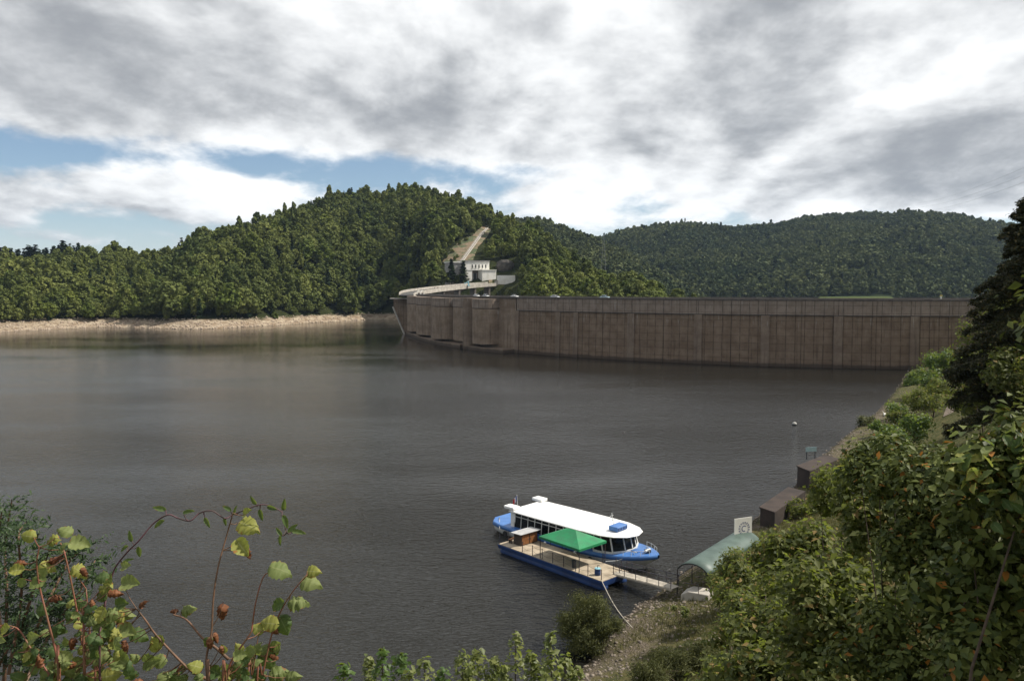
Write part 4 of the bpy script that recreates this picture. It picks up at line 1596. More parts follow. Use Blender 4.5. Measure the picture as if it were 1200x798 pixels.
st_x = list(np.linspace(XA, 5.0, 12)) + [6.3, 7.35]
front = [(7.35, -cabin_y(7.35)), (8.1, -1.0), (8.35, 0.0), (8.1, 1.0), (7.35, cabin_y(7.35))]
MB().prism([(XA, -2.6), (5.5, -2.2), (7.2, -1.5), (8.0, 0), (7.2, 1.5), (5.5, 2.2), (XA, 2.6)], 0.75, 0.85).build("cabin_floor", M_INT, boat)
coam = []
outline = [(x, -cabin_y(x)) for x in st_x] + front[1:4] + [(x, cabin_y(x)) for x in reversed(st_x)]
zlow = lambda x: sh(x) + .06
for i in range(len(outline) - 1):
    (xa, ya), (xb, yb) = outline[i], outline[i + 1]
    zc = (zlow(xa) + zlow(xb)) / 2
    MB().bar((xa, ya, zc + .07), (xb, yb, zc + .07), .12, .24).build("coaming", M_FRAME if xa > 4.9 and xb > 4.9 else M_BLUE, boat)
inset = lambda x, y, z: (x - (0.55 * (z - ZS) / 2 if x > 6 else 0), y * (1 - 0.03 * (z - ZS)), z)
for i, (x, y) in enumerate(outline):
    b_ = MB()
    b_.bar(inset(x, y, zlow(x) + .1), inset(x, y, ZR), .09 if x < 5 else .12)
    b_.build("window_post", M_FRAME, boat)
for i in range(len(outline) - 1):
    (xa, ya), (xb, yb) = outline[i], outline[i + 1]
    z0 = (zlow(xa) + zlow(xb)) / 2 + .2
    zm = 2.72
    for za, zb_ in (((z0, zm - .04), (zm + .04, ZR)) if xa <= 5 and xb <= 5.1 else ((z0, ZR),)):
        a, b, c, d = (Vector(inset(xa, ya, za)), Vector(inset(xb, yb, za)), Vector(inset(xb, yb, zb_)), Vector(inset(xa, ya, zb_)))
        nrm = (b - a).cross(d - a).normalized() * .012
        MB().add([a, b, c, d, a + nrm, b + nrm, c + nrm, d + nrm], [(0, 1, 2, 3), (7, 6, 5, 4), (0, 4, 5, 1), (1, 5, 6, 2), (2, 6, 7, 3), (3, 7, 4, 0)]).build("window_pane", M_PANE, boat)
    if xa <= 5 and xb <= 5.1:
        MB().bar(inset(xa, ya, zm), inset(xb, yb, zm), .07).build("window_rail", M_FRAME, boat)
# aft bulkhead
MB().box((XA, 0, 1.95), (.08, 5.3, 2.2)).build("aft_bulkhead", M_FRAME, boat)
MB().box((XA - .06, .3, 1.85), (.05, .9, 1.9)).build("aft_door", M_GLASSD, boat)
# roof
ro = [(x, y * 1.24) for x, y in [(-7.6, -2.45), (-3, -2.52), (3, -2.52), (5.8, -2.4), (7.4, -1.95), (8.5, -1.15), (8.95, 0), (8.5, 1.15), (7.4, 1.95), (5.8, 2.4), (3, 2.52), (-3, 2.52), (-7.6, 2.45)]]
V, F = [], []
n_ = len(ro)
for k, z in ((1.0, ZR), (1.01, ZR + .08), (0.985, ZR + .15), (0.85, ZR + .2), (0.5, ZR + .24)):
    V += [(x * (k if k > .9 else (k * .06 + .94)) , y * k, z) for x, y in ro]
for i in range(4):
    for j in range(n_):
        F.append((i * n_ + j, i * n_ + (j + 1) % n_, (i + 1) * n_ + (j + 1) % n_, (i + 1) * n_ + j))
F += [tuple(range(n_))[::-1], tuple(4 * n_ + j for j in range(n_))]
roof = MB().add(V, F).build("roof", M_ROOF, boat)
for x in np.linspace(-6, 6, 7):
    MB().bar((x, -2.5, ZR + .215), (x, 2.5, ZR + .215), .05, .03).build("roof_seam", M_FRAME, roof)
MB().tube([(2.0, 1.9, ZR + .35), (6.8, 1.75, ZR + .35)], .03, 5).build("roof_rail", M_FRAME, roof)
hb_ = MB().box((6.55, -.35, ZR + .55), (1.2, 1.9, .5)).build("roof_ventilator", M_BLUE, boat, bevel=.05)
for k in range(4):
    MB().box((7.16, -1.05 + k * .47, ZR + .53), (.03, .3, .26)).build("louvre", M_NAVY, hb_)
MB().tube([(5.9, -.2, ZR + .3), (5.55, -.2, ZR + 1.9)], .04, 5).build("mast", M_FRAME, boat)
MB().bar((5.55, -.5, ZR + 1.6), (5.55, .1, ZR + 1.6), .04).build("mast_crossbar", M_FRAME, boat)
# white pillars at the aft roof corners
for s in (-1, 1):
    pl = MB().box((-7.25, s * 2.5, 2.4), (.75, .42, 2.0)).build("stern_pillar", M_ROOF, boat)
    MB().box((-7.65, s * 2.5, ZR + .42), (1.6, 1.15, .32)).build("pillar_cap", M_ROOF, pl, bevel=.04)
# seats
for x in np.linspace(-6.2, 4.6, 12):
    for s in (-1, 1):
        st = MB().box((x, s * 1.45, 1.15), (.5, 1.7, .12)).build("seat", M_SEAT, boat)
        MB().box((x - .26, s * 1.45, 1.5), (.09, 1.7, .75)).build("seat_back", M_SEAT, st)
hs = MB().box((6.6, -.7, 1.35), (.5, 1.0, 1.0)).build("helm_console", M_FRAME, boat)
MB().tube([(6.3, -.7, 1.9), (6.24, -.7, 1.92)], .28, 12).build("steering_wheel", M_SEAT, hs)
# bow fittings
wd_ = MB().box((10.2, 0, 1.9), (.6, .4, .3)).build("windlass", M_DARKST, boat)
MB().tube([(10.2, -.45, 1.98), (10.2, .45, 1.98)], .14, 8).build("drum", M_FRAME, wd_)
for s in (-1, 1):
    MB().tube([(9.3, s * 1.2, 1.65), (9.3, s * 1.2, 1.85), (9.1, s * 1.25, 1.87), (9.6, s * 1.1, 1.87)], .05, 6).build("cleat", M_FRAME, boat)
    MB().tube([(-10.6, s * 1.7, 1.35), (-10.6, s * 1.7, 1.6)], .07, 6).build("bollard", M_DARKST, boat)
MB().box((8.9, -.1, 1.67), (.9, .9, .1)).build("hatch", M_BLUE, boat)
for x in (-6, -1.5, 3):
    MB().lathe((x, -3.4, .35), [(.05, 0), (.17, .1), (.19, .35), (.17, .6), (.05, .72)], 10).build("fender", M_ROOF, boat, smooth=True)
# bow rail, mooring lines to the pontoon side
for s in (-1, 1):
    pr = [(x, s * (hb(x) - .12), sh(x)) for x in (8.6, 9.4, 10.2, 10.9)]
    for p in pr:
        MB().bar(p, (p[0], p[1], p[2] + .55), .035).build("rail_stanchion", M_FRAME, boat)
    MB().tube([(p[0], p[1], p[2] + .55) for p in pr], .022, 5).build("bow_rail", M_FRAME, boat)
for xa, xb in ((-10.5, -8.5), (9.2, 7.4)):
    MB().tube([(xa, -1.75, 1.55), ((xa + xb) / 2, -2.8, 1.1), (xb, -3.7, 1.0)], .03, 5).build("mooring_line", M_FRAME, boat)
for x in (-8, -4, 0.5, 5):
    MB().tube([(x, -3.24, .55), (x, -3.4, .55)], [.3, .3], 12).build("tyre_fender", M_TYRE, boat)
# stern flag
fl = MB().tube([(-9.3, .35, 1.4), (-9.55, .35, 4.25)], .035, 5).build("flagstaff", M_FRAME, boat)
fcols = (("flag_blue", (0.02, 0.05, 0.3)), ("flag_white", (0.8, 0.8, 0.8)), ("flag_red", (0.62, 0.03, 0.03)))
for k, (nm, c) in enumerate(fcols):
    V = []
    for i in range(4):
        for z in (0, -.62):
            y = .35 - (.26 * k + .26 * i / 3) * .55
            V.append((-9.55 + .05 * math.sin(i * 1.7 + k) - (.26 * k + .26 * i / 3) * .35, y, 4.2 + z - .22 * (k + i / 3)))
    F = [(2 * i, 2 * i + 1, 2 * i + 3, 2 * i + 2) for i in range(3)]
    b = MB().add(V + [(v[0] + .012, v[1], v[2]) for v in V], F + [tuple(8 + a for a in f) for f in F])
    b.build("flag_stripe", mat_plain(nm, c, c, .8), fl)

# ================================================================== the pontoon and what stands on it
PRZ = math.atan2(-0.74, 0.673)
PL, PW, PD = 15.6, 4.1, 0.95
pont = empty("landing_pontoon", (-1.55, 87.6, 0), PRZ, "long dark blue floating landing stage with a beige deck beside the boat", "pontoon")
M_DECK = mat_plain("beige_deck", (0.40, 0.335, 0.25), (0.27, 0.22, 0.16), 0.9, 0.9, bump=0.01)
M_RUSTY = mat_plain("dark_rail_paint", (0.02, 0.028, 0.05), (0.05, 0.03, 0.025), 0.6, 3)
for y in (.62, PW - .62):
    MB().tube([(0, y, .05), (.5, y, .05), (PL - .5, y, .05), (PL, y, .05)], [.35, .58, .58, .35], 14).build("float_tube", M_NAVY, pont, smooth=True)
for y, sg in ((.03, -1), (PW - .03, 1)):
    MB().box((PL / 2, y, .68), (PL, .07, .42)).build("side_beam", M_NAVY, pont)
    MB().box((PL / 2, y + sg * .06, .80), (PL + .1, .1, .1)).build("rubbing_strip", M_NAVY, pont)
for x in (.03, PL - .03):
    MB().box((x, PW / 2, .62), (.07, PW - .2, .52)).build("end_beam", M_NAVY, pont)
for k in range(8):
    x0 = k * PL / 8
    MB().box((x0 + PL / 16, PW / 2, PD - .03), (PL / 8 - .03, PW - .02, .06)).build("deck_panel", M_DECK, pont)
posts_x = [.1, 3.9, 5.5, 7.0, 8.6, 10.2, 11.9, 13.6, 15.4]
for i, x in enumerate(posts_x):
    MB().bar((x, .1, PD), (x, .1, PD + 1.15), .055).build("rail_post", M_RUSTY, pont)
for z in (.55, 1.1):
    ch = MB()
    for a, b in zip(posts_x[:-1], posts_x[1:]):
        if a > .2:
            ch.tube([(a + (b - a) * t, .1, PD + z - .18 * math.sin(PI * t)) for t in np.linspace(0, 1, 6)], .014, 4, cap=False)
    ch.build("rail_chain", M_RUSTY, pont)
for x in (.1, 15.45):
    for y in (1.4, 2.8, 4.0):
        MB().bar((x, y, PD), (x, y, PD + 1.15), .055).build("rail_post", M_RUSTY, pont) if not (x > 1 and y == 1.4) else None
for x in (4.4, 6.2, 12.2, 14.0):
    MB().bar((x, PW - .1, PD), (x, PW - .1, PD + 1.1), .055).build("rail_post", M_RUSTY, pont)
MB().tube([(3.0, .12, .45), (15.0, .12, .45)], .03, 4).build("mooring_line", M_RUSTY, pont)


def M_pont(x, y, z):
    return pont.matrix_basis @ Vector((x, y, z)) if False else Vector((-1.55 + .673 * x + .74 * y, 87.6 - .74 * x + .673 * y, z))


# green awning
aw = empty("green_awning", tuple(M_pont(9.5, 2.15, PD)), PRZ, "green hipped canvas awning on thin posts over the pontoon deck", "awning")
M_GREEN = mat_plain("green_canvas", (0.014, 0.215, 0.08), (0.022, 0.165, 0.07), 0.6, 0.8)
hw, hd, ze, zt = 2.95, 2.1, 2.42, 3.42
bm_ = MB()
ed = [(-hw, -hd, ze), (hw, -hd, ze), (hw, hd, ze), (-hw, hd, ze)]
tp = [(-.45, 0, zt), (.45, 0, zt)]
V, F = [], []
SUB = 5
def panel(a, b, c, d, sag):
    rows_ = []
    for i in range(SUB + 1):
        row = []
        for j in range(SUB + 1):
            s, t = j / SUB, i / SUB
            p = Vector(a).lerp(Vector(b), s).lerp(Vector(d).lerp(Vector(c), s), t)
            p.z -= sag * math.sin(PI * s) * math.sin(PI * t)
            row.append(p)
        rows_.append(row)
    o0 = len(V)
    for r in rows_:
        V.extend(r)
    for i in range(SUB):
        for j in range(SUB):
            q = o0 + i * (SUB + 1) + j
            F.append((q, q + 1, q + SUB + 2, q + SUB + 1))
panel(ed[0], ed[1], tp[1], tp[0], .09)
panel(ed[1], ed[2], tp[1], tp[1], .09)
panel(ed[2], ed[3], tp[0], tp[1], .09)
panel(ed[3], ed[0], tp[0], tp[0], .09)
cv = MB().add(V, F).build("canopy", M_GREEN, aw)
md = cv.modifiers.new("cloth_thickness", 'SOLIDIFY')
md.thickness = 0.02
for i in range(4):
    a, b = Vector(ed[i]), Vector(ed[(i + 1) % 4])
    MB().bar(a - Vector((0, 0, .13)), b - Vector((0, 0, .13)), .02, .24).build("valance", M_GREEN, cv)
for x in (-hw + .1, hw - .1):
    for y in (-hd + .1, hd - .1):
        MB().bar((x, y, 0), (x, y, ze), .06).build("awning_post", M_RUSTY, aw)
MB().bar((hw - .1, -hd + .1, ze - .7), (hw - 1.2, -hd + .1, ze - .05), .04).build("brace", M_RUSTY, aw)

# wooden kiosk cabinet
cab = empty("wooden_cabinet", tuple(M_pont(1.85, 2.55, PD)), PRZ, "brown wooden cabinet with a grey sheet top at the pontoon's far end", "cabinet")
M_WOOD = mat_plain("varnished_wood", (0.235, 0.10, 0.035), (0.16, 0.065, 0.022), 0.55, 2.0, stretch=(6, 6, .6))
M_WOODD = mat_plain("dark_wood", (0.035, 0.026, 0.022), (0.055, 0.04, 0.03), 0.7, 2)
MB().box((0, 0, .62), (1.15, 2.6, 1.24)).build("carcass", M_WOODD, cab)
for k in range(2):
    dd_ = MB().box((.60, -.62 + k * 1.22, .64), (.05, 1.08, 1.08)).build("door", M_WOOD, cab)
    MB().box((.65, -.62 + k * 1.22 + (.42 if k == 0 else -.42), .64), (.04, .04, .16)).build("handle", M_STEEL, dd_)
tpm = MB()
tpm.add([(-.85, -1.6, 1.30), (.85, -1.6, 1.36), (.85, 1.6, 1.36), (-.85, 1.6, 1.30), (-.85, -1.6, 1.35), (.85, -1.6, 1.42), (.85, 1.6, 1.42), (-.85, 1.6, 1.35)],
        [(3, 2, 1, 0), (4, 5, 6, 7), (0, 1, 5, 4), (1, 2, 6, 5), (2, 3, 7, 6), (3, 0, 4, 7)])
tpm.build("sheet_top", mat_plain("grey_sheet", (0.42, 0.42, 0.42), (0.33, 0.33, 0.33), .6, 1.5), cab)
bc = empty("wooden_bench", tuple(M_pont(.75, 1.55, PD)), PRZ + .15, "small brown wooden bench beside the cabinet on the pontoon", "bench")
for k in range(3):
    MB().box((-.18 + k * .18, 0, .42), (.15, 1.1, .04)).build("slat", M_WOOD, bc)
for y in (-.45, .45):
    MB().box((0, y, .2), (.45, .06, .4)).build("leg", M_WOODD, bc)
dm = empty("blue_barrel", tuple(M_pont(14.1, 1.0, PD)), 0, "dark blue barrel with a pale rim at the gangway end of the pontoon", "barrel")
MB().lathe((0, 0, 0), [(.28, 0), (.31, .05), (.31, .3), (.33, .33), (.31, .36), (.31, .62), (.29, .66)], 16).build("drum_body", M_NAVY, dm, smooth=False)
MB().lathe((0, 0, .66), [(.31, 0), (.31, .05), (.2, .06)], 16).build("rim", M_TEAL, dm)
MB().tube([(0, 0, .7), (0, 0, 1.0), (.18, 0, 1.0)], .035, 6).build("pump_handle", M_DARKST, dm)
sl = empty("litter_bin", tuple(M_pont(11.0, .75, PD)), 0, "small dark bin near the railing under the green awning", "bin")
MB().lathe((0, 0, 0), [(.16, 0), (.2, .75)], 10).build("bin_body", M_DARKST, sl)
MB().lathe((0, 0, .75), [(.21, 0), (.21, .05), (.05, .1)], 10).build("lid", M_DARKST, sl)

# gangway to the bank
ga, gb = M_pont(15.0, 2.9, 1.02), Vector((15.6, 73.2, 1.45))
gd = gb - ga
gl = gd.length
gw = empty("gangway", tuple(ga), math.atan2(gd.y, gd.x), "narrow pale gangway with dark rails linking the pontoon to the bank", "gangway")
slope = gd.z / math.hypot(gd.x, gd.y)
M_PLANK = mat_plain("grey_planks", (0.42, 0.38, 0.32), (0.30, 0.27, 0.22), 0.9, 2)
npk = 18
for k in range(npk):
    x = (k + .5) * gl / npk
    MB().box((x, 0, x * slope), (gl / npk - .02, 1.15, .05)).build("plank", M_PLANK, gw)
for s in (-1, 1):
    MB().bar((0, s * .6, -.1), (gl, s * .6, gl * slope - .1), .09, .16).build("stringer", M_PLANK, gw)
    for k in range(6):
        x = .1 + k * (gl - .2) / 5
        MB().bar((x, s * .62, x * slope), (x, s * .62, x * slope + 1.05), .05).build("rail_post", M_RUSTY, gw)
    for z in (.55, 1.05):
        MB().bar((0, s * .62, z), (gl, s * .62, gl * slope + z), .045).build("handrail", M_RUSTY, gw)
rp = MB()
a, b = M_pont(15.4, .1, 1.0), bank_hit(741, 737)
mid = [a.lerp(b, t) - Vector((0, 0, .5 * math.sin(PI * t))) for t in np.linspace(0, 1, 10)]
tag(rp.tube([p - b for p in mid], .035, 5).build("mooring_rope", mat_plain("pale_rope", (0.55, 0.5, 0.42), (0.42, 0.38, 0.3), .9, 8)), "pale mooring rope running from the pontoon's corner to the stony bank", "rope").location = b

# ================================================================== things along the near bank
# barrel-vaulted shelter by the gangway
vrz = math.atan2(0.785, 0.62)
vo = Vector((17.2, 73.0, 0))
M_VAULT = mat_plain("green_sheeting", (0.085, 0.125, 0.107), (0.055, 0.085, 0.072), 0.5, 0.7)
va = empty("vaulted_shelter", (vo.x, vo.y, 1.2), vrz, "green barrel-vaulted walkway shelter on dark posts by the gangway", "shelter")
V, F = [], []
LV = 13.0
for i in range(9):
    for j in range(11):
        a = math.radians(20 + 14 * j)
        V.append((LV * i / 8, math.cos(a) * 1.75, 1.35 + math.sin(a) * 1.3))
for i in range(8):
    for j in range(10):
        q = i * 11 + j
        F.append((q, q + 1, q + 12, q + 11))
vr = MB().add(V, F).build("vault_roof", M_VAULT, va, smooth=True)
vr.modifiers.new("sheet_thickness", 'SOLIDIFY').thickness = 0.04
for i in range(5):
    x = .05 + i * (LV - .1) / 4
    for s in (-1, 1):
        MB().bar((x, s * 1.62, -.8), (x, s * 1.62, 1.75), .07).build("post", M_RUSTY, va)
    MB().tube([(x, math.cos(math.radians(t)) * 1.68, 1.3 + math.sin(math.radians(t)) * 1.26) for t in range(22, 160, 17)], .04, 5).build("hoop", M_RUSTY, va)
for s in (-1, 1):
    for z in (.55, 1.05):
        MB().bar((0, s * 1.62, z), (LV, s * 1.62, z), .05).build("handrail", M_RUSTY, va)
# concrete landing block
lb = empty("landing_block", (17.4, 72.4, 0), vrz - 1.45, "pale concrete landing block under the front of the green shelter", "block")
MB().add([(-1.3, -.9, -.4), (1.5, -.9, -.4), (1.5, .9, -.4), (-1.3, .9, -.4), (-1.2, -.8, 1.15), (-.5, -.85, 1.55), (1.4, -.85, 1.6), (1.4, .85, 1.6), (-.5, .85, 1.55), (-1.2, .8, 1.15)],
         [(3, 2, 1, 0), (4, 5, 8, 9), (5, 6, 7, 8), (0, 1, 6, 5, 4), (2, 3, 9, 8, 7), (1, 2, 7, 6), (3, 0, 4, 9)]).build("block_body", M_PALE, lb, bevel=.05)
MB().bar((.5, -.9, 1.55), (.5, -.9, 2.4), .05).build("rail_post", M_RUSTY, lb)
MB().bar((-.9, -.9, 2.35), (.5, -.9, 2.4), .05).build("rail", M_RUSTY, lb)

# white panel with a round emblem
sp = at_z(870.5, 631, 3.2)
sg = empty("sign_board", (sp.x, sp.y, sp.z), 0.4, "white square board with a grey ring emblem standing in the bushes", "sign")
MB().box((0, 0, 1.15), (2.3, .06, 2.25)).build("panel", M_WHITE, sg)
M_INK = mat_plain("grey_blue_ink", (0.16, 0.17, 0.25), (0.22, 0.23, 0.3), 0.7, 4)


def ring(r0, r1, a0=0, a1=360, n=28, cx=0.12, cz=1.1):
    V, F = [], []
    for k in range(n + 1):
        a = math.radians(a0 + (a1 - a0) * k / n)
        for r in (r0, r1):
            V.append((cx + r * math.cos(a), -.036, cz + r * math.sin(a)))
    for k in range(n):
        F.append((2 * k, 2 * k + 1, 2 * k + 3, 2 * k + 2))
    return V, F


em = MB()
for a in range(0, 360, 24):
    em.add(*ring(.58, .74, a, a + 15, 3))
em.add(*ring(.50, .535))
em.add(*ring(.22, .36, 40, 300, 16))
em.build("emblem", M_INK, sg)
for s in (-.9, .9):
    MB().bar((s, .08, -3.5), (s, .08, 2.2), .08).build("post", M_DARKST, sg)

# retaining walls stepping up along the shore
M_WALL = mat_plain("dark_stained_concrete", (0.05, 0.036, 0.03), (0.028, 0.021, 0.018), 0.95, 0.5, bump=0.03)


def quay(pix, z, drop, label):
    pts = [at_z(u, v, z) for u, v in pix]
    o = empty("retaining_wall", (pts[0].x, pts[0].y, 0), 0, label, "wall", "retaining walls on the shore")
    a = pts[0]
    poly = [(p.x - a.x, p.y - a.y) for p in pts]
    MB().prism(poly, z - drop, z).build("wall_body", M_WALL, o)
    c = [(x * 1.0, y * 1.0) for x, y in poly]
    MB().prism([(x - .15 if i < 2 else x, y) for i, (x, y) in enumerate(c)], z + .003, z + .2).build("wall_cap", M_WALL, o)
    return o


quay([(891, 595.5), (925, 572), (944, 577), (908, 602)], 2.6, 4.5, "low dark concrete retaining wall nearer the round-emblem board")
quay([(934.5, 547), (968, 534), (984, 539), (949, 553.5)], 3.2, 5.0, "dark concrete retaining wall carrying the pale blue panel")
bp = at_z(950, 537.5, 3.4)
bs = empty("notice_board", tuple(bp), 0.25, "small pale blue notice panel on two thin posts above the retaining wall", "sign")
for s in (-.75, .75):
    MB().bar((s, 0, -.1), (s, 0, 1.9), .09).build("post", M_DARKST, bs)
MB().box((0, -.06, 1.5), (1.9, .06, .7)).build("panel", mat_plain("faded_blue", (0.32, 0.44, 0.46), (0.24, 0.35, 0.38), .7, 3), bs)

# buoy
by = at_z(931, 498, 0)
bu = empty("white_buoy", tuple(by), 0, "round white buoy floating alone near the stony point", "buoy")
MB().lathe((0, 0, -.25), [(.12, 0), (.34, .12), (.48, .34), (.5, .5), (.4, .75), (.2, .9), (.06, .93)], 18).build("float_body", mat_plain("weathered_buoy", (0.46, 0.45, 0.42), (0.34, 0.33, 0.3), .8, 3), bu, smooth=True)
MB().lathe((0, 0, .03), [(.485, -.06), (.525, 0), (.52, .14), (.47, .3), (.42, .36)], 18).build("band", M_DARKST, bu)
MB().tube([(0, 0, .66), (0, 0, .82), (.06, 0, .88), (0, 0, .92)], .03, 6).build("eye_bolt", M_STEEL, bu)

# driftwood on the point
dw = bank_hit(1037, 487)
lg_ = empty("driftwood_log", tuple(dw), 1.1, "bleached white driftwood log lying on the stony point", "log")
MB().tube([(-1.3, 0, .25), (-.3, .08, .32), (.6, 0, .3), (1.5, .1, .22)], [.2, .26, .22, .12], 7).build("stem", M_WHITE, lg_, smooth=True)
MB().tube([(.3, 0, .35), (.6, .3, .55), (.7, .5, .85)], [.1, .07, .03], 5).build("branch_stub", M_WHITE, lg_)

# footpath up the right bank towards the dam
PT = [bank_hit(u, v) for u, v in ((1112, 486), (1119, 468), (1126, 450), (1132, 434), (1135, 420))]
PC = smooth_poly([tuple(p) for p in PT], 6)
V, F = [], []
for i, c in enumerate(PC):
    t = PC[min(i + 1, len(PC) - 1)] - PC[max(i - 1, 0)]
    L = math.hypot(t[0], t[1])
    for o_ in (-1.0, 0, 1.0):
        x, y = c[0] + t[1] / L * o_, c[1] - t[0] / L * o_
        V.append((x, y, float(bank_z(x, y)[0]) + .12))
for i in range(len(PC) - 1):
    for j in range(2):
        q = i * 3 + j
        F.append((q, q + 1, q + 4, q + 3))
tag(link_mesh("footpath", mesh_np("footpath", V, F, mat_plain("path_earth", (0.24, 0.19, 0.15), (0.16, 0.125, 0.095), 1.0, .6))), kind="structure")
# wire fence beside it
fe = empty("wire_fence", tuple(PT[3]), 0, "thin wire fence on pale posts beside the footpath", "fence")
fp = []
for k, (u, v) in enumerate(((1122, 447), (1123.5, 438), (1125.5, 430), (1128, 423), (1131, 417))):
    p = bank_hit(u, v) - PT[3]
    fp.append(p)
    MB().bar(p, p + Vector((0, 0, 1.3)), .14).build("post", M_PALE, fe)
for z in (.6, 1.15):
    MB().tube([p + Vector((0, 0, z)) for p in fp], .03, 4).build("wire", M_STEEL, fe)


# ---- stones: near beach and the far drawn-down shore
def stones(name, P, sizes, mat, rng, label):
    bm = bmesh.new()
    bmesh.ops.create_icosphere(bm, subdivisions=1, radius=1)
    bv = np.array([v.co for v in bm.verts])
    bf = np.array([[v.index for v in f.verts] for f in bm.faces])
    bm.free()
    n = len(P)
    k = len(bv)
    sc = sizes[:, None, None] * rng.uniform(.6, 1.3, (n, 1, 3)) * np.array([1, 1, .7])
    V = bv[None] * sc * rng.uniform(.8, 1.2, (n, k, 1))
    a = rng.uniform(0, 6.28, n)
    R = np.zeros((n, 3, 3))
    R[:, 0, 0], R[:, 0, 1], R[:, 1, 0], R[:, 1, 1], R[:, 2, 2] = np.cos(a), -np.sin(a), np.sin(a), np.cos(a), 1
    V = np.einsum('nij,nkj->nki', R, V) + P[:, None]
    F = bf[None] + (np.arange(n) * k)[:, None, None]
    return tag(link_mesh(name, mesh_np(name, V.reshape(-1, 3), F.reshape(-1, 3), mat)), label, "stones", kind="stuff")


M_STONE = mat_plain("beach_stone", (0.25, 0.21, 0.17), (0.10, 0.082, 0.066), 0.95, 1.6, contrast=(.3, .7))
rng = np.random.RandomState(14)
pts = []
while len(pts) < 5200:
    k = rng.randint(20, len(SHORE) - 8)
    a, b = SHORE[k], SHORE[k + 1]
    t = rng.rand()
    d = abs(rng.normal()) * 5.5 - .6
    ex, ey = b - a
    L = math.hypot(ex, ey)
    x, y = a[0] + ex * t + ey / L * d, a[1] + ey * t - ex / L * d
    pts.append((x, y, float(bank_z(x, y)[0])))
P = np.array(pts)
sz = 0.05 + .16 * rng.rand(len(P)) ** 3 + 0.10 * (P[:, 1] > 120) * rng.rand(len(P))
stones("beach_stones", P, sz, M_STONE, rng, "pale loose stones strewn along the near waterline")
u = rng.uniform(-10, 468, 4200)
t = rng.rand(4200) ** 1.6 * .085
x, y, z = near_hill.point(u, t)
keep = z < 6.5
stones("far_beach_stones", np.stack([x, y, z], 1)[keep], (.25 + .95 * rng.rand(4200) ** 4)[keep], mat_plain("far_beach_stone", (0.42, 0.34, 0.26), (0.22, 0.17, 0.13), 0.95, .4), rng, "pale stones and rubble along the far shore below the wood")

# ================================================================== shrubs and plants on the near bank
M_HAZEL = mat_leaf("hazel_leaves", (0.030, 0.050, 0.011), (0.160, 0.182, 0.042), (0.34, 0.15, 0.03), transl=0.27, obj_var=0.1, rough=0.55, spec=0.22, third=0.035)
M_SHRUB = mat_leaf("shrub_leaves", (0.026, 0.040, 0.011), (0.150, 0.160, 0.048), (0.22, 0.15, 0.055), transl=0.34, obj_var=0.1, rough=0.6, spec=0.2, third=0.07)
M_WILLOW = mat_leaf("willow_leaves", (0.060, 0.072, 0.020), (0.135, 0.14, 0.042), transl=0.3, obj_var=0.1, rough=0.55, spec=0.3)
M_SHOOT = mat_leaf("pale_shoot_leaves", (0.075, 0.10, 0.026), (0.19, 0.205, 0.06), transl=0.38, obj_var=0.1, rough=0.5, spec=0.4)
M_YEW = mat_leaf("dark_conifer_needles", (0.018, 0.024, 0.009), (0.058, 0.060, 0.019), (0.09, 0.07, 0.024), transl=0.12, obj_var=0.05, rough=0.6, spec=0.2, third=0.2)
M_GRASSY = mat_leaf("dry_grass", (0.075, 0.085, 0.025), (0.19, 0.17, 0.075), transl=0.3, obj_var=0.05, rough=0.7, spec=0.15)
M_LUSH = mat_leaf("lush_leaves", (0.035, 0.075, 0.014), (0.085, 0.14, 0.03), transl=0.35, obj_var=0.2, rough=0.5, spec=0.3)
M_TWIG = mat_plain("twig_bark", (0.085, 0.06, 0.042), (0.05, 0.035, 0.026), 0.9, 20)


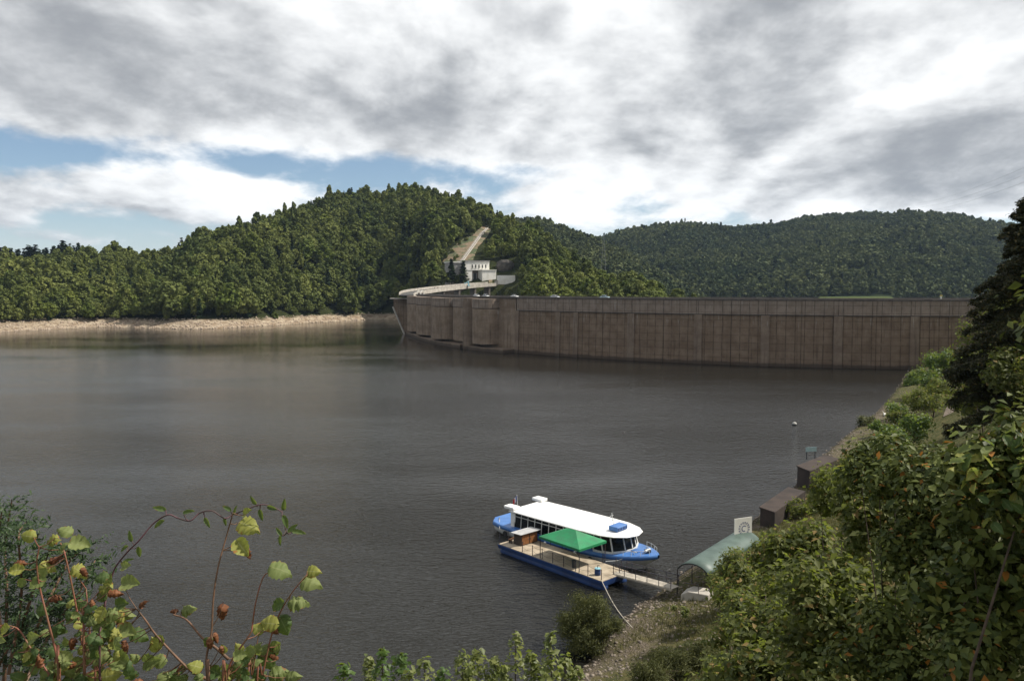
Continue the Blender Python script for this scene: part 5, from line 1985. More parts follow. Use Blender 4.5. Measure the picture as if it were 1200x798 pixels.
def shrub(name, label, blobs, leaf, per_m2, mat, rng, group=None, stems=7, aspect=.6, root=None, cat="shrub", sep=0, shape='leaf', updown=.9, fold=.3):
    """blobs: (u, v, depth, rx, rz) in photo pixels and metres; leaves fill shells of small clumps inside each blob"""
    C, R = [], []
    for (u, v, D, rx, rz) in blobs:
        c = np.array(at_y(u, v, D))
        n = 16
        for k in range(n):
            d = rng.normal(size=3)
            d /= np.linalg.norm(d)
            q = rng.uniform(.35, .78)
            C.append(c + d * q * np.array([rx, rx, rz]))
            R.append(rx * rng.uniform(.30, .5))
        C.append(c)
        R.append(rx * .5)
    C, R = np.array(C), np.array(R)
    if root is None:
        bx_, by_ = C[:, 0].mean(), C[:, 1].mean()
    else:
        bx_, by_ = root
    base = Vector((bx_, by_, float(bank_z(bx_, by_)[0])))
    C[:, 2] = np.maximum(C[:, 2], bank_z(C[:, 0], C[:, 1]) + .25 * R)
    P, Nn = [], []
    for c, r in zip(C, R):
        n = int(4 * PI * r * r * per_m2)
        p_, n_ = clump_points([c], [r], n, rng, .85, .35, updown)
        P.append(p_)
        Nn.append(n_)
    P, Nn = np.concatenate(P), np.concatenate(Nn)
    up = P[:, 2] > bank_z(P[:, 0], P[:, 1]) + .02
    P, Nn = P[up], Nn[up]
    o = empty(name, tuple(base), 0, label, cat, group)
    P = P - np.array(base)
    if sep:                                  # the leaves nearest the viewpoint become leaves of their own
        W = P + np.array(base) - np.array([0, 0, EYE])
        outer = np.argsort(np.linalg.norm(W, axis=1) + rng.rand(len(W)) * .35)[:sep]
        protos = []
        for q in range(6):
            lm = leaf_mesh("leaf", .62, .03, .12, q)
            protos.append(lm)
            lm.materials.append((M_LEAF_G, M_LEAF_Y, M_LEAF_G, M_LEAF_G2, M_LEAF_G2, M_LEAF_Y)[q])
        for i in outer:
            L = link_mesh("leaf", protos[rng.randint(6)], o)
            nn = Vector(Nn[i])
            t = Vector(rng.normal(size=3))
            t = (t - nn * t.dot(nn)).normalized()
            b = nn.cross(t)
            s = leaf * rng.uniform(.9, 1.5)
            L.matrix_local = Matrix(((t.x * s, b.x * s, nn.x * s, P[i, 0]), (t.y * s, b.y * s, nn.y * s, P[i, 1]), (t.z * s, b.z * s, nn.z * s, P[i, 2]), (0, 0, 0, 1)))
        m = np.ones(len(P), bool)
        m[outer] = False
        P, Nn = P[m], Nn[m]
    V, F, lr = leaf_quads(P, Nn, leaf, rng, shape, fold=fold, aspect=aspect, droop=.12)
    fo = link_mesh("foliage", mesh_np("foliage", V, F, mat, attrs={"lr": ('FACE', lr)}), o)
    fo["kind"] = "stuff"
    Cl = C - np.array(base)
    b = MB()
    idx = rng.permutation(len(Cl))
    th = max(.009, leaf * .13)
    for k in range(min(stems, len(Cl))):
        e = Vector(Cl[idx[k]])
        s0 = Vector((rng.normal() * .12 * len(blobs), rng.normal() * .12 * len(blobs), -.1))
        m1 = s0.lerp(e, .45) + Vector((rng.normal() * .08, rng.normal() * .08, .18 * e.length * .5))
        b.tube([s0, m1, e], [th * 1.6, th, th * .4], 5, cap=False)
        for q in range(3):
            e2 = Vector(Cl[idx[(k * 3 + q) % len(Cl)]])
            if (e2 - m1).length < 1.6 * max(R) * 2.2:
                b.tube([m1, m1.lerp(e2, .5) + Vector((0, 0, .08)), e2], [th * .8, th * .5, th * .2], 4, cap=False)
    b.build("stems", M_TWIG, o, smooth=True)
    return o


# ---- detailed leaves for the foreground
def leaf_mesh(name, width, pleat, curl, seed, nu=12, nv=4, heart=True, fold=.25):
    r = np.random.RandomState(seed + 50)
    V, F = [], []
    for i in range(nu + 1):
        t = i / nu
        w = width * (math.sin(PI * min(1, t ** .72 * .985 + .012)) ** .8)
        if 0 < i < nu:
            w *= 1 + .06 * (-1) ** i + r.uniform(-.04, .04)
        for j in range(nv + 1):
            s = j / nv * 2 - 1
            y = s * w * .5
            x = t - (.10 * abs(s) * (1 - t) if heart else 0) + .05 * abs(s) * t
            z = abs(s) * w * fold * .5 + pleat * math.cos(t * PI * 8 - abs(s) * 2.6) * abs(s) - curl * (t - .2) ** 2 + curl * .6 * abs(s) ** 2 * r.uniform(.5, 1.2) * (1 if curl < .3 else -1.4)
            if curl > .5:                    # withered: crumpled
                z += r.uniform(-.09, .09)
                y *= r.uniform(.75, 1.15)
            V.append((x, y, z))
    for i in range(nu):
        for j in range(nv):
            q = i * (nv + 1) + j
            F.append((q, q + nv + 1, q + nv + 2, q + 1))
    uv = [(i / nu, j / nv) for i in range(nu + 1) for j in range(nv + 1)]
    return mesh_np(name, V, F, None, uv=uv, smooth=True)


def mat_bigleaf(name, a, b, rim, vein, transl=.35):
    m, n, l, p, out = new_mat(name)
    uv = n.new("ShaderNodeUVMap")
    uv.uv_map = "UVMap"
    sep = n.new("ShaderNodeSeparateXYZ")
    l.new(uv.outputs[0], sep.inputs[0])
    s = math_node(n, l, 'ABSOLUTE', math_node(n, l, 'MULTIPLY_ADD', sep.outputs[1], 2.0, -1.0))
    mid = map_range(n, l, s, .09, .02)
    side = math_node(n, l, 'FRACT', math_node(n, l, 'MULTIPLY_ADD', s, -1.3, math_node(n, l, 'MULTIPLY', sep.outputs[0], 6.5)))
    side = map_range(n, l, math_node(n, l, 'ABSOLUTE', math_node(n, l, 'SUBTRACT', side, .5)), .42, .5)
    oi = n.new("ShaderNodeObjectInfo")
    tc = n.new("ShaderNodeTexCoord")
    no = n.new("ShaderNodeTexNoise")
    no.noise_dimensions = '4D'
    no.inputs['Scale'].default_value = 3.0
    no.inputs['Detail'].default_value = 5
    l.new(tc.outputs['Object'], no.inputs['Vector'])
    l.new(math_node(n, l, 'MULTIPLY', oi.outputs['Random'], 40.0), no.inputs['W'])
    f = math_node(n, l, 'MULTIPLY_ADD', oi.outputs['Random'], .6, math_node(n, l, 'MULTIPLY', no.outputs[0], .5), clamp=True)
    col = mix_col(n, l, f, a, b)
    col = mix_col(n, l, math_node(n, l, 'MAXIMUM', mid, math_node(n, l, 'MULTIPLY', side, .55)), col, vein)
    edge = math_node(n, l, 'MULTIPLY_ADD', no.outputs[0], 1.3, math_node(n, l, 'MULTIPLY', s, .55))
    col = mix_col(n, l, map_range(n, l, edge, 1.2, 1.32), col, rim)
    l.new(col, p.inputs['Base Color'])
    p.inputs['Roughness'].default_value = .6
    p.inputs['Specular IOR Level'].default_value = .25
    tr = n.new("ShaderNodeBsdfTranslucent")
    l.new(mix_col(n, l, .4, col, (0.4, 0.5, 0.07)) if transl > .25 else col, tr.inputs[0])
    mx = n.new("ShaderNodeMixShader")
    mx.inputs[0].default_value = transl
    l.new(p.outputs[0], mx.inputs[1])
    l.new(tr.outputs[0], mx.inputs[2])
    l.new(mx.outputs[0], out.inputs[0])
    return m


M_LEAF_G = mat_bigleaf("leaf_green", (0.10, 0.145, 0.042), (0.22, 0.25, 0.09), (0.20, 0.10, 0.04), (0.22, 0.25, 0.10))
M_LEAF_G2 = mat_bigleaf("leaf_deep_green", (0.035, 0.075, 0.02), (0.085, 0.125, 0.04), (0.15, 0.09, 0.03), (0.13, 0.17, 0.07))
M_LEAF_Y = mat_bigleaf("leaf_yellow_green", (0.19, 0.22, 0.045), (0.30, 0.29, 0.07), (0.30, 0.12, 0.03), (0.34, 0.34, 0.14))
M_LEAF_B = mat_bigleaf("leaf_withered", (0.10, 0.035, 0.016), (0.19, 0.075, 0.03), (0.05, 0.02, 0.012), (0.26, 0.13, 0.06), transl=.15)
M_STEMR = mat_plain("reddish_stem", (0.21, 0.07, 0.045), (0.15, 0.085, 0.04), 0.6, 30)
M_STEMB = mat_plain("brown_stem", (0.16, 0.085, 0.05), (0.10, 0.06, 0.035), 0.7, 30)
M_BRAM = mat_plain("bramble_stem", (0.09, 0.035, 0.045), (0.06, 0.04, 0.03), 0.6, 30)

rng = np.random.RandomState(77)
# the mass of hazel and scrub on the right of the bank
shrub("hazel_shrub", "tall hazel shrub with large bright backlit leaves at the top of the bank",
      [(1190, 545, 5.4, .62, .55), (1195, 640, 5.6, .62, .5), (1150, 740, 5.6, .6, .5), (1140, 560, 6.3, .5, .45)], .078, 190, M_HAZEL, rng, sep=290, stems=12, root=(3.4, 5.4))
shrub("leafy_shrub", "dense leafy shrub with scattered orange leaves beside the tall hazel",
      [(1085, 565, 8.5, .78, .62), (1100, 660, 8.2, .85, .7), (1060, 760, 8.0, .85, .7), (1035, 540, 10, .62, .55)], .075, 170, M_HAZEL, rng, stems=10)
shrub("leafy_shrub", "broad leafy shrub whose upright sprigs rise against the water",
      [(1018, 590, 12.5, .95, .85), (990, 700, 11.5, 1.2, 1.0), (985, 790, 11, 1.1, .9), (985, 582, 15, .7, .6)], .115, 85, M_SHRUB, rng, stems=10)
shrub("leafy_shrub", "olive leafy shrub hiding the feet of the retaining walls",
      [(948, 648, 20, 1.35, 1.1), (925, 720, 17, 1.5, 1.3), (915, 798, 14.5, 1.3, 1.0), (905, 652, 24, .9, .8)], .16, 42, M_SHRUB, rng, stems=9)
shrub("leafy_shrub", "dusky bush growing against the side of the green shelter",
      [(874, 684, 42, 2.0, 1.5), (868, 664, 60, 2.4, 1.9), (846, 676, 64, 1.6, 1.3), (868, 735, 34, 1.9, 1.6), (858, 800, 27, 1.6, 1.3), (850, 694, 48, 1.3, 1.1)], .24, 20, M_SHRUB, rng, stems=8)
shrub("shade_thicket", "unseen hazel thicket added beside the tall hazel to shade the lower shrubs", [(1480, 300, 6.4, 1.45, 1.35), (1400, 335, 8.6, 1.6, 1.5), (1405, 375, 12, 2.1, 1.9), (1405, 400, 16, 2.6, 2.3), (1520, 420, 5.2, 1.1, 1.2)], .13, 75, M_HAZEL, rng, stems=8)  # out of view, added so that its shadow darkens the lower shrubs
shrub("dark_bush", "dark bush filling the bank under the dark conifer", [(1165, 452, 74, 3.4, 2.6), (1190, 440, 66, 3.2, 2.6), (1140, 462, 88, 3.0, 2.2)], .34, 9, M_SHRUB, rng, stems=5)
shrub("dark_bush", "dark green bush at the top of the stony point",
      [(1045, 515, 118, 3.2, 2.4), (1075, 500, 122, 3.5, 2.6)], .42, 5, M_LUSH, rng, stems=5, updown=.5)
shrub("bank_bush", "bright green bush on the bank beside the footpath under the dark conifer",
      [(1105, 428, 205, 5.5, 4.2), (1088, 446, 200, 5.0, 3.6), (1120, 425, 205, 4.0, 3.0)], .6, 2.6, M_LUSH, rng, stems=5, updown=.5)
shrub("shore_bush", "small dry olive bush at the tip of the stony point", [(1016, 492, 168, 2.4, 1.7)], .32, 8, M_WILLOW, rng, stems=5)
shrub("bank_bush", "dusky bush between the footpath and the stony point", [(1072, 470, 165, 3.6, 2.6), (1052, 487, 160, 2.2, 1.6)], .42, 5, M_SHRUB, rng, stems=5, updown=.5)
for bl, lf, mt, lb in (([(968, 560, 112, 2.4, 1.7), (985, 566, 108, 3.0, 2.3), (935, 596, 97, 1.9, 1.4), (1005, 545, 116, 3.2, 2.5), (960, 592, 98, 2.4, 1.8)], .36, M_SHRUB, "dense bush growing over the back of the dark retaining walls"),
                       ([(1030, 500, 150, 2.4, 1.7), (1050, 480, 170, 3.0, 2.0)], .42, M_LUSH, "leafy bush just inland of the driftwood log"),
                       ([(1085, 468, 150, 3.6, 2.6), (1100, 455, 160, 3.6, 2.6)], .42, M_SHRUB, "olive bush beside the lower end of the footpath"),
                       ([(1078, 446, 235, 4.2, 3.0), (1066, 452, 235, 3.0, 2.2)], .6, M_LUSH, "green bush at the water's edge against the dam's foot"),
                       ([(1148, 462, 120, 4.0, 3.0), (1130, 475, 118, 3.2, 2.4)], .4, M_SHRUB, "dark spreading bush right of the footpath")):
    shrub("bank_bush", lb, bl, lf, .85 / lf ** 2, mt, rng, stems=5, updown=.5)
# willow ball by the water and the low broom on the bank
shrub("willow_bush", "round olive willow bush at the water's edge below the pontoon",
      [(690, 720, 64.5, 2.5, 2.1), (672, 733, 64, 1.9, 1.8), (710, 735, 63.5, 2.0, 1.7), (690, 748, 63, 2.3, 1.3)], .24, 36, M_WILLOW, rng, aspect=.2, stems=10, updown=.3)
shrub("broom_bush", "low yellowish broom bush on the stony bank", [(790, 782, 55, 2.4, 1.3), (765, 795, 52, 1.9, 1.1), (820, 770, 56, 1.8, 1.2)], .22, 42, M_WILLOW, rng, aspect=.18, stems=8, updown=.6)
shrub("pale_weed", "small pale-leaved weed on the bank near the gangway", [(801, 717, 66, .55, .45), (790, 712, 67, .3, .3)], .2, 40, M_SHOOT, rng, stems=3)


# ---- the dark conifer on the right
def big_conifer():
    tx, ty = 45.8, 70.0
    z0 = float(bank_z(tx, ty)[0])
    top = 38.5
    o = empty("dark_conifer", (tx, ty, z0), 0, "tall dark conifer with drooping layered branches at the right end of the dam", "tree")
    h = top - z0
    b = MB().tube([(0, 0, -.5), (0, 0, h * .5), (0, 0, h * .97)], [.5, .33, .05], 9)
    b.build("trunk", M_BARK, o, smooth=True)
    r = np.random.RandomState(9)
    P, Nn = [], []
    lb_ = MB()
    for k in range(210):
        f = r.rand() ** .85
        zc = h * (.16 + .82 * f)
        L = (7.4 * (1 - f) ** .75 + .5) * r.uniform(.65, 1.1)
        a = r.uniform(0, 2 * PI)
        dirv = np.array([math.cos(a), math.sin(a), 0])
        n = int(200 * L)
        t = r.rand(n) ** .65
        side = np.array([-dirv[1], dirv[0], 0])
        w = (.18 + .26 * L * (1 - t) ** .6 * t ** .35)
        s = r.normal(size=n) * .55
        z = zc + .10 * L * t - .30 * L * t ** 2 - abs(s) * w * .25 + r.normal(size=n) * .10 - r.rand(n) ** 2 * .35
        P.append(dirv * (L * t)[:, None] + side * (s * w)[:, None] + np.stack([np.zeros(n), np.zeros(n), z], 1))
        nn = np.array([0, 0, 1.0]) + dirv * .25 + r.normal(size=(n, 3)) * .45
        Nn.append(nn / np.linalg.norm(nn, axis=1, keepdims=True))
        for q in range(3):                  # foliage pads along the bough
            cq = dirv * L * (.3 + .3 * q) + side * r.normal() * .18 * L + np.array([0, 0, zc - .30 * L * (.3 + .3 * q) ** 2])
            p_, n_ = clump_points([cq], [r.uniform(.55, 1.05) * (.5 + .09 * L)], int(55 * (1 + L * .25)), r, .62, .3, .8)
            P.append(p_)
            Nn.append(n_)
        lb_.tube([(0, 0, zc), tuple(dirv * L * .5 + [0, 0, zc]), tuple(dirv * L * .9 + [0, 0, zc - .14 * L])], [.07, .045, .015], 4, cap=False)
    lb_.build("branches", M_BARK, o)
    V, F, lr = leaf_quads(np.concatenate(P), np.concatenate(Nn), .26, r, 'leaf', aspect=.45)
    fo = link_mesh("crown", mesh_np("crown", V, F, M_YEW, attrs={"lr": ('FACE', lr)}), o)
    fo["kind"] = "stuff"


big_conifer()
# more trees standing along the right bank, partly outside the view
rng = np.random.RandomState(51)
for k, (x, y, s, lb) in enumerate(((57, 78, 1.15, "shady broadleaf tree standing close behind the dark conifer"), (66, 104, 1.1, "dark broadleaf tree on the bank beyond the conifer"),
                                   (112, 172, 1.0, "dark tree shading the footpath below the dam's right end"), (140, 215, 1.0, "tree closing the bank above the footpath near the dam"))):
    cm, cs = crown_mesh("crown", 17, 6.5, rng, 26, 330, .42, M_SHRUB, base=.15, flat=.9, shape='leaf')
    o = empty("bank_tree", (x, y, float(bank_z(x, y)[0])), rng.uniform(0, 6), lb, "tree")
    o.scale = (s, s, s)
    link_mesh("trunk", trunk_mesh("trunk", 17, .32, cs, rng), o)
    link_mesh("crown", cm, o)

# far shore bushes on the beach
shrub_far = []
for u, v, r_, lb in ((268, 364, 8, "light green bush clump on the far beach"), (283, 362, 7, "second light green bush clump beside the first on the far beach"), (322, 366, 3, "small round bush alone on the far beach")):
    q = hill_hit(near_hill, u, v + 7)
    cm, cs = crown_mesh("foliage", r_ * 1.5, r_ * .95, rng, 12, 60, .9, M_BRIGHT, base=.12)
    o = empty("beach_bush", tuple(q), 0, lb, "bush")
    link_mesh("foliage", cm, o)
    MB().tube([(0, 0, -.5), (.2, 0, r_ * .5), (.4, .2, r_ * 1.1)], [.25, .15, .05], 5).build("stem", M_BARK, o)

# ---- grass and herbs over the visible bank
rng = np.random.RandomState(61)
G = []
N_T = 60000
gx, gy = rng.uniform(2, 46, N_T * 2), rng.uniform(44, 130, N_T * 2)
sd = shore_dist(gx, gy)
m = (sd > 1.6) & (sd < 26) & (fbm(gx / 6, gy / 6) + .10 * rng.normal(size=len(gx)) > -.02 - .03 * (sd - 5))
gx, gy = gx[m][:N_T], gy[m][:N_T]
gz = bank_z(gx, gy)
n = len(gx)
a = rng.uniform(0, 2 * PI, n)
hgt = rng.uniform(.15, .6, n)
dx_, dy_ = np.cos(a), np.sin(a)
w = .035
ln = rng.normal(size=(n, 2)) * .16
V = np.stack([np.stack([gx - dx_ * w, gy - dy_ * w, gz - .03], 1), np.stack([gx + dx_ * w, gy + dy_ * w, gz - .03], 1), np.stack([gx + ln[:, 0], gy + ln[:, 1], gz + hgt], 1)], 1).reshape(-1, 3)
tag(link_mesh("bank_grass", mesh_np("bank_grass", V, np.arange(3 * n).reshape(n, 3), M_GRASSY, attrs={"lr": ('FACE', rng.rand(n))})), "thin dry grass growing over the stony bank", "grass", kind="stuff")

# ---- leafy shoots rising into the bottom of the view
rng = np.random.RandomState(70)
SHOOTS = [(432, 772, 0), (402, 779, 1), (447, 762, 1), (470, 768, 1), (497, 772, 0), (520, 784, 1), (541, 766, 0), (560, 762, 0), (580, 772, 0), (604, 744, 0), (622, 768, 0), (645, 745, 0), (662, 770, 0), (676, 784, 0), (590, 783, 0), (634, 780, 0), (550, 785, 0), (480, 786, 0)]
for k, (u, v, dk) in enumerate(SHOOTS):
    D = rng.uniform(6.6, 7.6)
    tp_ = at_y(u, v, D)
    gx_, gy_ = tp_.x + rng.uniform(-.1, .1), tp_.y + .15
    gz_ = float(bank_z(gx_, gy_)[0])
    o = empty("leafy_shoot", (gx_, gy_, gz_), 0, "dark green leafy shoot rising from the bank below the viewpoint" if dk else "pale green upright leafy shoot rising from the bank below the viewpoint", "plant", "leafy shoots at the foot of the view")
    H_ = tp_.z - gz_
    top = tp_ - Vector((gx_, gy_, gz_))
    MB().tube([(0, 0, -.05), tuple(top * .5 + Vector((.04, 0, 0))), tuple(top)], [.02, .014, .004], 5).build("stem", M_TWIG, o)
    nL = 330
    t = 1 - rng.rand(nL) ** 1.4 * .34
    an = np.arange(nL) * 2.4
    rad = (.03 + rng.uniform(.22, .5) * (1 - t) ** .55) * rng.uniform(.5, 1.15, nL)
    P = np.array(top)[None] * t[:, None] + np.stack([np.cos(an) * rad, np.sin(an) * rad, rng.normal(size=nL) * .02], 1)
    nn = np.stack([np.cos(an) * .5, np.sin(an) * .5, np.full(nL, .9)], 1) + rng.normal(size=(nL, 3)) * .35
    nn /= np.linalg.norm(nn, axis=1, keepdims=True)
    V, F, lr = leaf_quads(P, nn, .058, rng, 'leaf', aspect=.66, fold=.3, droop=.1)
    fo = link_mesh("foliage", mesh_np("foliage", V, F, M_LUSH if dk else M_SHOOT, attrs={"lr": ('FACE', lr)}), o)
    fo["kind"] = "stuff"

# ---- feathery dark plant at the left edge
def feathery(label, D, branches, seed):
    r = np.random.RandomState(seed)
    p0 = at_y(branches[0][0][0], 900, D)
    gz_ = float(bank_z(p0.x, p0.y)[0])
    o = empty("feathery_plant", (p0.x, p0.y, gz_), 0, label, "plant")
    off_ = Vector((p0.x, p0.y, gz_))
    st, PP, NN, TT = MB(), [], [], []
    for br_ in branches:
        pts = [at_y(u, v, D + r.uniform(-.25, .25)) - off_ for u, v in br_]
        C = smooth_poly([tuple(p) for p in pts], 6)
        st.tube([tuple(c) for c in C], list(np.linspace(.011, .003, len(C))), 4, cap=False)
        for i in range(2, len(C)):
            for q in range(5):
                a = r.uniform(0, 2 * PI)
                d = np.array([math.cos(a), math.sin(a) * .6, r.uniform(-.2, .5)])
                d /= np.linalg.norm(d)
                L = r.uniform(.07, .2)
                for w in range(9):
                    PP.append(C[i] + d * L * (w + 1) / 9 + r.normal(size=3) * .008 + [0, 0, -.02 * (w / 9) ** 2])
                    n_ = r.normal(size=3) * .4 + [0, -.35, .8]
                    NN.append(n_ / np.linalg.norm(n_))
    V, F, lr = leaf_quads(np.array(PP), np.array(NN), .034, r, 'leaf', aspect=.3, fold=.2)
    st.build("stems", M_STEMB, o)
    fo = link_mesh("foliage", mesh_np("foliage", V, F, M_DARKF, attrs={"lr": ('FACE', lr)}), o)
    fo["kind"] = "stuff"


M_DARKF = mat_leaf("feathery_leaves", (0.022, 0.048, 0.018), (0.06, 0.095, 0.03), transl=.3, obj_var=.05, rough=.5)
feathery("feathery dark green plant with fine leaflets at the left end of the scrub", 4.2,
         [[(5, 798), (8, 700), (6, 640), (14, 585)], [(10, 790), (25, 700), (22, 630), (30, 612)], [(0, 740), (-5, 660), (2, 600)], [(20, 798), (50, 720), (80, 660), (104, 638)],
          [(10, 780), (40, 690), (52, 660), (60, 640)], [(30, 798), (60, 740), (95, 690), (112, 655)], [(5, 760), (30, 735), (60, 715), (85, 700)], [(-10, 798), (10, 760), (30, 745)], [(20, 798), (45, 775), (70, 760)],
          [(-20, 780), (-12, 690), (-4, 630)]], 4)

# ---- foreground saplings: stems traced in the view plane a few metres off, each leaf its own object
DF = 2.75
rng = np.random.RandomState(88)
PLANTS = {
    "red": ("red-stemmed sapling with pale pleated leaves, several turning brown", M_STEMR,
            [[(70, 830), (68.6, 781), (57, 730), (47, 690), (43, 661), (46, 641)], [(100, 830), (96, 753), (88.6, 707), (77, 653), (71, 636)], [(112, 830), (107, 761), (101, 690)],
             [(72, 830), (61, 796), (37, 761), (20, 736), (-4, 733)], [(99, 790), (98, 740), (97, 712)]], .0052),
    "bramble": ("thin bramble shoot arching over the saplings with small pointed leaves", M_BRAM,
                [[(118, 830), (122, 740), (123, 710), (126, 696), (134, 667), (149, 647), (163, 633), (180, 613), (197, 603), (208.6, 607), (223, 610), (234, 601), (248.6, 598.6), (263, 607), (273, 603), (288, 597), (308.6, 591), (328.6, 598.6), (331, 607), (336, 624)],
                 [(123, 712), (122, 690), (120, 676)]], .0038),
    "tall": ("single tall brown-stemmed sapling with few leaves rising against the lake", M_STEMB,
             [[(246, 840), (243, 798), (242, 770), (247.7, 741), (250, 701), (255.7, 664), (265.7, 627), (273, 601)], [(268, 772), (252, 758), (237, 747), (218.6, 726), (203, 720)],
              [(242, 795), (225, 786), (213, 776), (183, 744), (171, 727), (160, 713)]], .0058),
    "right": ("low green sapling with rounded leaves and a reddish side shoot", M_STEMR,
              [[(262, 840), (266, 800), (270, 777), (282, 758), (294, 741), (296, 730), (300, 704), (308.6, 676), (318.6, 669)], [(300, 840), (308, 790), (318, 745), (328, 718), (343, 693), (360, 673)], [(290, 840), (296, 790), (303, 742)]], .0045),
}
# (u, v, size px, tip direction in degrees, kind): g green, d deep green, y yellow-green, b withered, s small pointed
LEAVES = [
    (31, 628, 20, 170, 'y'), (58, 633, 18, 200, 'y'), (76, 621, 20, 150, 'g'), (94, 638, 27, -10, 'g'), (20, 660, 20, 180, 'b'), (19, 668, 19, 185, 'y'), (56, 663, 22, -20, 'y'), (62, 655, 20, 30, 'b'), (93, 668, 22, -30, 'y'), (97, 671, 16, -60, 'b'),
    (44, 684, 22, 200, 'g'), (61, 700, 20, 190, 'b'), (26, 683, 14, 240, 'g'), (117, 676, 18, 190, 'd'), (153, 684, 27, 10, 'g'), (120, 687, 20, 180, 'y'), (134, 694, 20, 0, 'b'), (117, 701, 16, 215, 'd'), (80, 706, 16, 190, 'y'), (143, 708, 22, 20, 'd'),
    (126, 718, 22, 170, 'g'), (140, 720, 26, -10, 'g'), (116, 734, 20, 200, 'g'), (140, 730, 18, -60, 'b'), (148, 741, 30, 5, 'g'), (163, 743, 24, -15, 'd'), (111, 767, 30, 180, 'g'), (143, 775, 30, -20, 'g'), (178, 774, 26, 15, 'g'), (134, 756, 20, 240, 'g'),
    (144, 757, 16, -80, 'b'), (81, 756, 22, 240, 'b'), (80, 780, 18, 200, 'b'), (183, 757, 20, 100, 'y'), (164, 708, 16, 60, 'b'), (27, 768, 20, 200, 'g'), (6, 738, 18, 210, 'y'), (66, 738, 20, 20, 'd'), (40, 747, 20, 30, 'g'), (54, 793, 22, 100, 'g'),
    (107, 792, 26, 170, 'y'), (128, 792, 24, 10, 'y'), (90, 795, 22, 190, 'd'), (160, 797, 20, 170, 'b'), (20, 795, 22, 150, 'd'), (72, 640, 14, 60, 'g'), (52, 672, 16, 250, 'g'), (104, 712, 18, 30, 'd'), (127, 678, 15, 60, 'g'), (148, 663, 15, 20, 'g'),
    (84, 726, 20, 200, 'd'), (60, 760, 20, 160, 'd'), (45, 715, 18, 190, 'd'), (112, 748, 20, 340, 'd'), (96, 775, 22, 200, 'g'), (122, 770, 20, 60, 'd'), (70, 790, 20, 60, 'y'), (150, 790, 22, 100, 'd'),
    (153, 628, 16, 100, 's'), (146, 643, 17, 215, 's'), (163, 646, 17, -90, 's'), (187, 596, 19, 165, 's'), (187, 614, 19, 215, 's'), (150, 657, 15, 20, 's'), (221, 600, 17, 15, 's'), (243, 612, 16, -60, 's'), (266, 596, 15, 150, 's'), (264, 611, 12, -80, 's'),
    (297, 586, 15, 120, 's'), (306, 603, 17, -75, 's'), (319, 595, 16, -10, 's'), (333, 591, 18, 80, 's'), (334, 611, 20, -70, 's'), (343, 619, 17, 40, 's'), (350, 624, 20, -5, 's'), (329, 633, 16, -100, 's'), (327, 623, 14, 130, 's'), (276, 598, 14, 75, 's'),
    (290, 615, 30, -10, 'y'), (284, 642, 26, -45, 'y'), (288, 648, 20, -70, 'b'), (290, 600, 14, 40, 'y'), (259, 721, 28, -100, 'b'), (252, 747, 16, -60, 'b'), (246, 756, 18, -80, 'b'), (203, 715, 13, 180, 'b'), (219, 714, 18, 20, 'g'), (211, 781, 18, 200, 'b'), (229, 780, 20, 150, 'y'),
    (186, 753, 20, 250, 'y'), (184, 774, 22, 170, 'g'), (250, 786, 20, 160, 'd'), (269, 789, 26, -5, 'g'), (280, 760, 14, 120, 'y'), (293, 767, 24, 200, 'g'), (313, 772, 32, -70, 'd'), (314, 730, 24, 175, 'y'), (333, 733, 28, -60, 'd'), (329, 667, 30, -15, 'g'),
    (366, 669, 20, 10, 'y'), (363, 681, 28, 0, 'g'), (349, 703, 27, 5, 'g'), (326, 710, 20, 215, 'd'), (326, 789, 26, 10, 'g'), (301, 736, 18, 160, 'y'), (320, 737, 18, -30, 'b'), (340, 793, 20, 20, 'g'), (302, 793, 22, 150, 'd'), (283, 795, 20, 80, 'g'),
]
for _k in range(95):
    _st = [((68, 781), (57, 730)), ((96, 760), (90, 712)), ((107, 765), (102, 715)), ((61, 796), (37, 761)), ((120, 760), (124, 712)), ((150, 798), (130, 740)), ((40, 798), (20, 750)), ((300, 798), (305, 752)), ((270, 798), (276, 765)), ((90, 798), (105, 780)), ((200, 798), (225, 788))][rng.randint(11)]
    _q = rng.rand()
    LEAVES.append((_st[0][0] + (_st[1][0] - _st[0][0]) * _q + rng.normal() * 13, _st[0][1] + (_st[1][1] - _st[0][1]) * _q + rng.normal() * 8, rng.uniform(11, 21), rng.uniform(0, 360), 'gdgdygbdyg'[rng.randint(10)]))
LM = {}
for kd, mt in (('g', M_LEAF_G), ('d', M_LEAF_G2), ('y', M_LEAF_Y), ('b', M_LEAF_B), ('s', M_LEAF_G2)):
    LM[kd] = []
    for q in range(4):
        me = leaf_mesh("leaf", .40 if kd == 's' else .95 if kd != 'b' else .7, .075 if kd != 's' else .03, {'b': .55, 's': .15}.get(kd, .22 + .1 * q), q + ord(kd), fold=.45 if kd == 'b' else .28, heart=kd != 's')
        me.materials.append(mt)
        LM[kd].append(me)
objs, stem_pts = {}, []
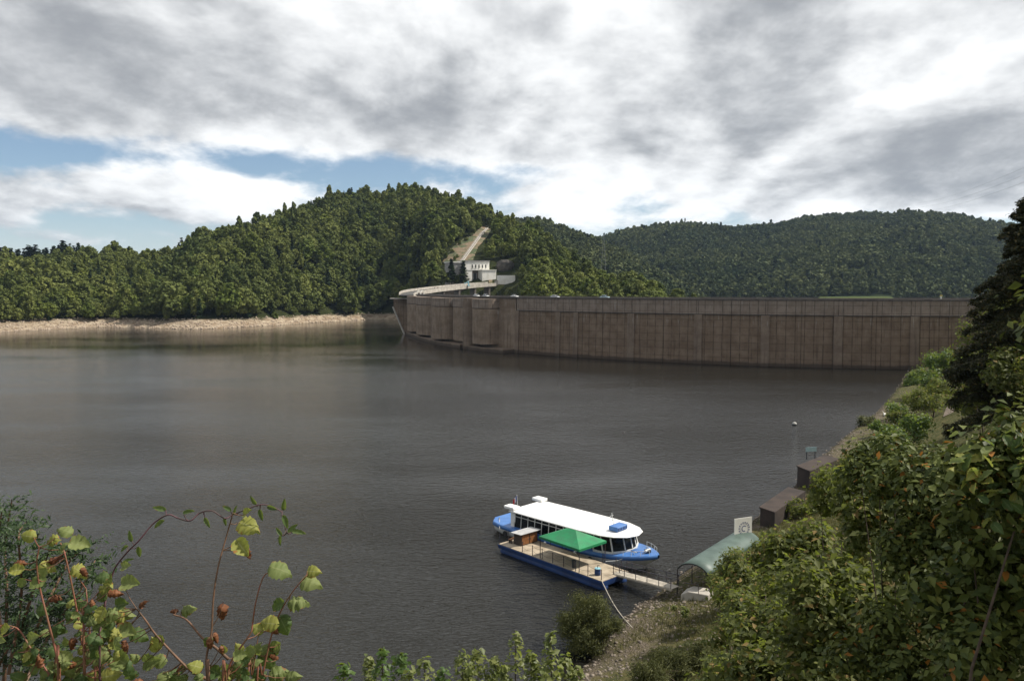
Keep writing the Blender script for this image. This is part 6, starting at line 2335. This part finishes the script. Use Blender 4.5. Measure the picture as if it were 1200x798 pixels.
for key, (lb, mt, stems_, rad) in PLANTS.items():
    b0_ = at_y(stems_[0][0][0], stems_[0][0][1], DF)
    gz_ = float(bank_z(b0_.x, b0_.y)[0])
    base = Vector((b0_.x, b0_.y, gz_))
    o = empty("sapling" if key != "bramble" else "bramble", tuple(base), 0, lb, "plant")
    mb = MB()
    for si, stm in enumerate(stems_):
        dj = rng.uniform(-.12, .12)
        pts = [at_y(u, v, DF + dj + .0006 * (CV + 399 - v) * rng.uniform(.5, 1)) - base for u, v in stm]
        if stm[0][1] > 800:
            pts = [Vector((pts[0].x * .3, pts[0].y * .3, -.05))] + pts
        C = smooth_poly([tuple(p) for p in pts], 6)
        mb.tube([tuple(c) for c in C], list(np.linspace(rad * .95, rad * .42, len(C))), 6)
        for c in C:
            stem_pts.append((key, Vector(c) + base, Vector(c)))
    objs[key] = (o, base, mb, mt)
for (u, v, spx, ang, kd) in LEAVES:
    best, bd = None, 1e9
    c = at_y(u, v, DF)
    for key, w, lp in stem_pts:
        if (kd == 's') != (key == 'bramble'):
            continue
        d = (Vector((w.x, c.y, w.z)) - c).length
        if d < bd:
            best, bd = (key, w, lp), d
    key, w, lp = best
    o, base, mb, mt = objs[key]
    c = at_y(u, v, w.y + rng.uniform(-.03, .05))
    s = spx * DF / FPX * (.85 if kd != 'b' else .72)
    th = math.radians(ang)
    tip = Vector((math.cos(th), rng.uniform(-.45, .25), math.sin(th))).normalized()
    nrm = Vector((rng.uniform(-.35, .35), -1.0 if kd != 's' else -.8, rng.uniform(.1, 1.5)))
    nrm = (nrm - tip * nrm.dot(tip)).normalized()
    side = nrm.cross(tip)
    p = c - tip * s * .5
    L = link_mesh("leaf", LM[kd][rng.randint(4)], o)
    q = p - base
    L.matrix_local = Matrix(((tip.x * s, side.x * s, nrm.x * s, q.x), (tip.y * s, side.y * s, nrm.y * s, q.y), (tip.z * s, side.z * s, nrm.z * s, q.z), (0, 0, 0, 1)))
    mid_ = lp.lerp(q, .5) + Vector((0, 0, -.006))
    if (q - lp).length < .14:
        mb.tube([lp, mid_, q + tip * s * .05], [.0022, .0016, .0014], 4, cap=False)
for key, (o, base, mb, mt) in objs.items():
    mb.build("stems", mt, o, smooth=True)

# ================================================================== the air
def make_haze():
    o = MB().box((0, 3400, 262), (9000, 7600, 600)).build("haze", None)
    m = bpy.data.materials.new("haze_air")
    m.use_nodes = True
    nt = m.node_tree
    nt.nodes.clear()
    out = nt.nodes.new("ShaderNodeOutputMaterial")
    v = nt.nodes.new("ShaderNodeVolumePrincipled")
    v.inputs['Color'].default_value = (0.55, 0.74, 1.0, 1)
    v.inputs['Density'].default_value = 0.000034
    v.inputs['Anisotropy'].default_value = 0.2
    nt.links.new(v.outputs[0], out.inputs['Volume'])
    o.data.materials.clear()
    o.data.materials.append(m)
    tag(o, "thin pale blue air between the viewpoint and the far hills", "haze", kind="stuff")


make_haze()
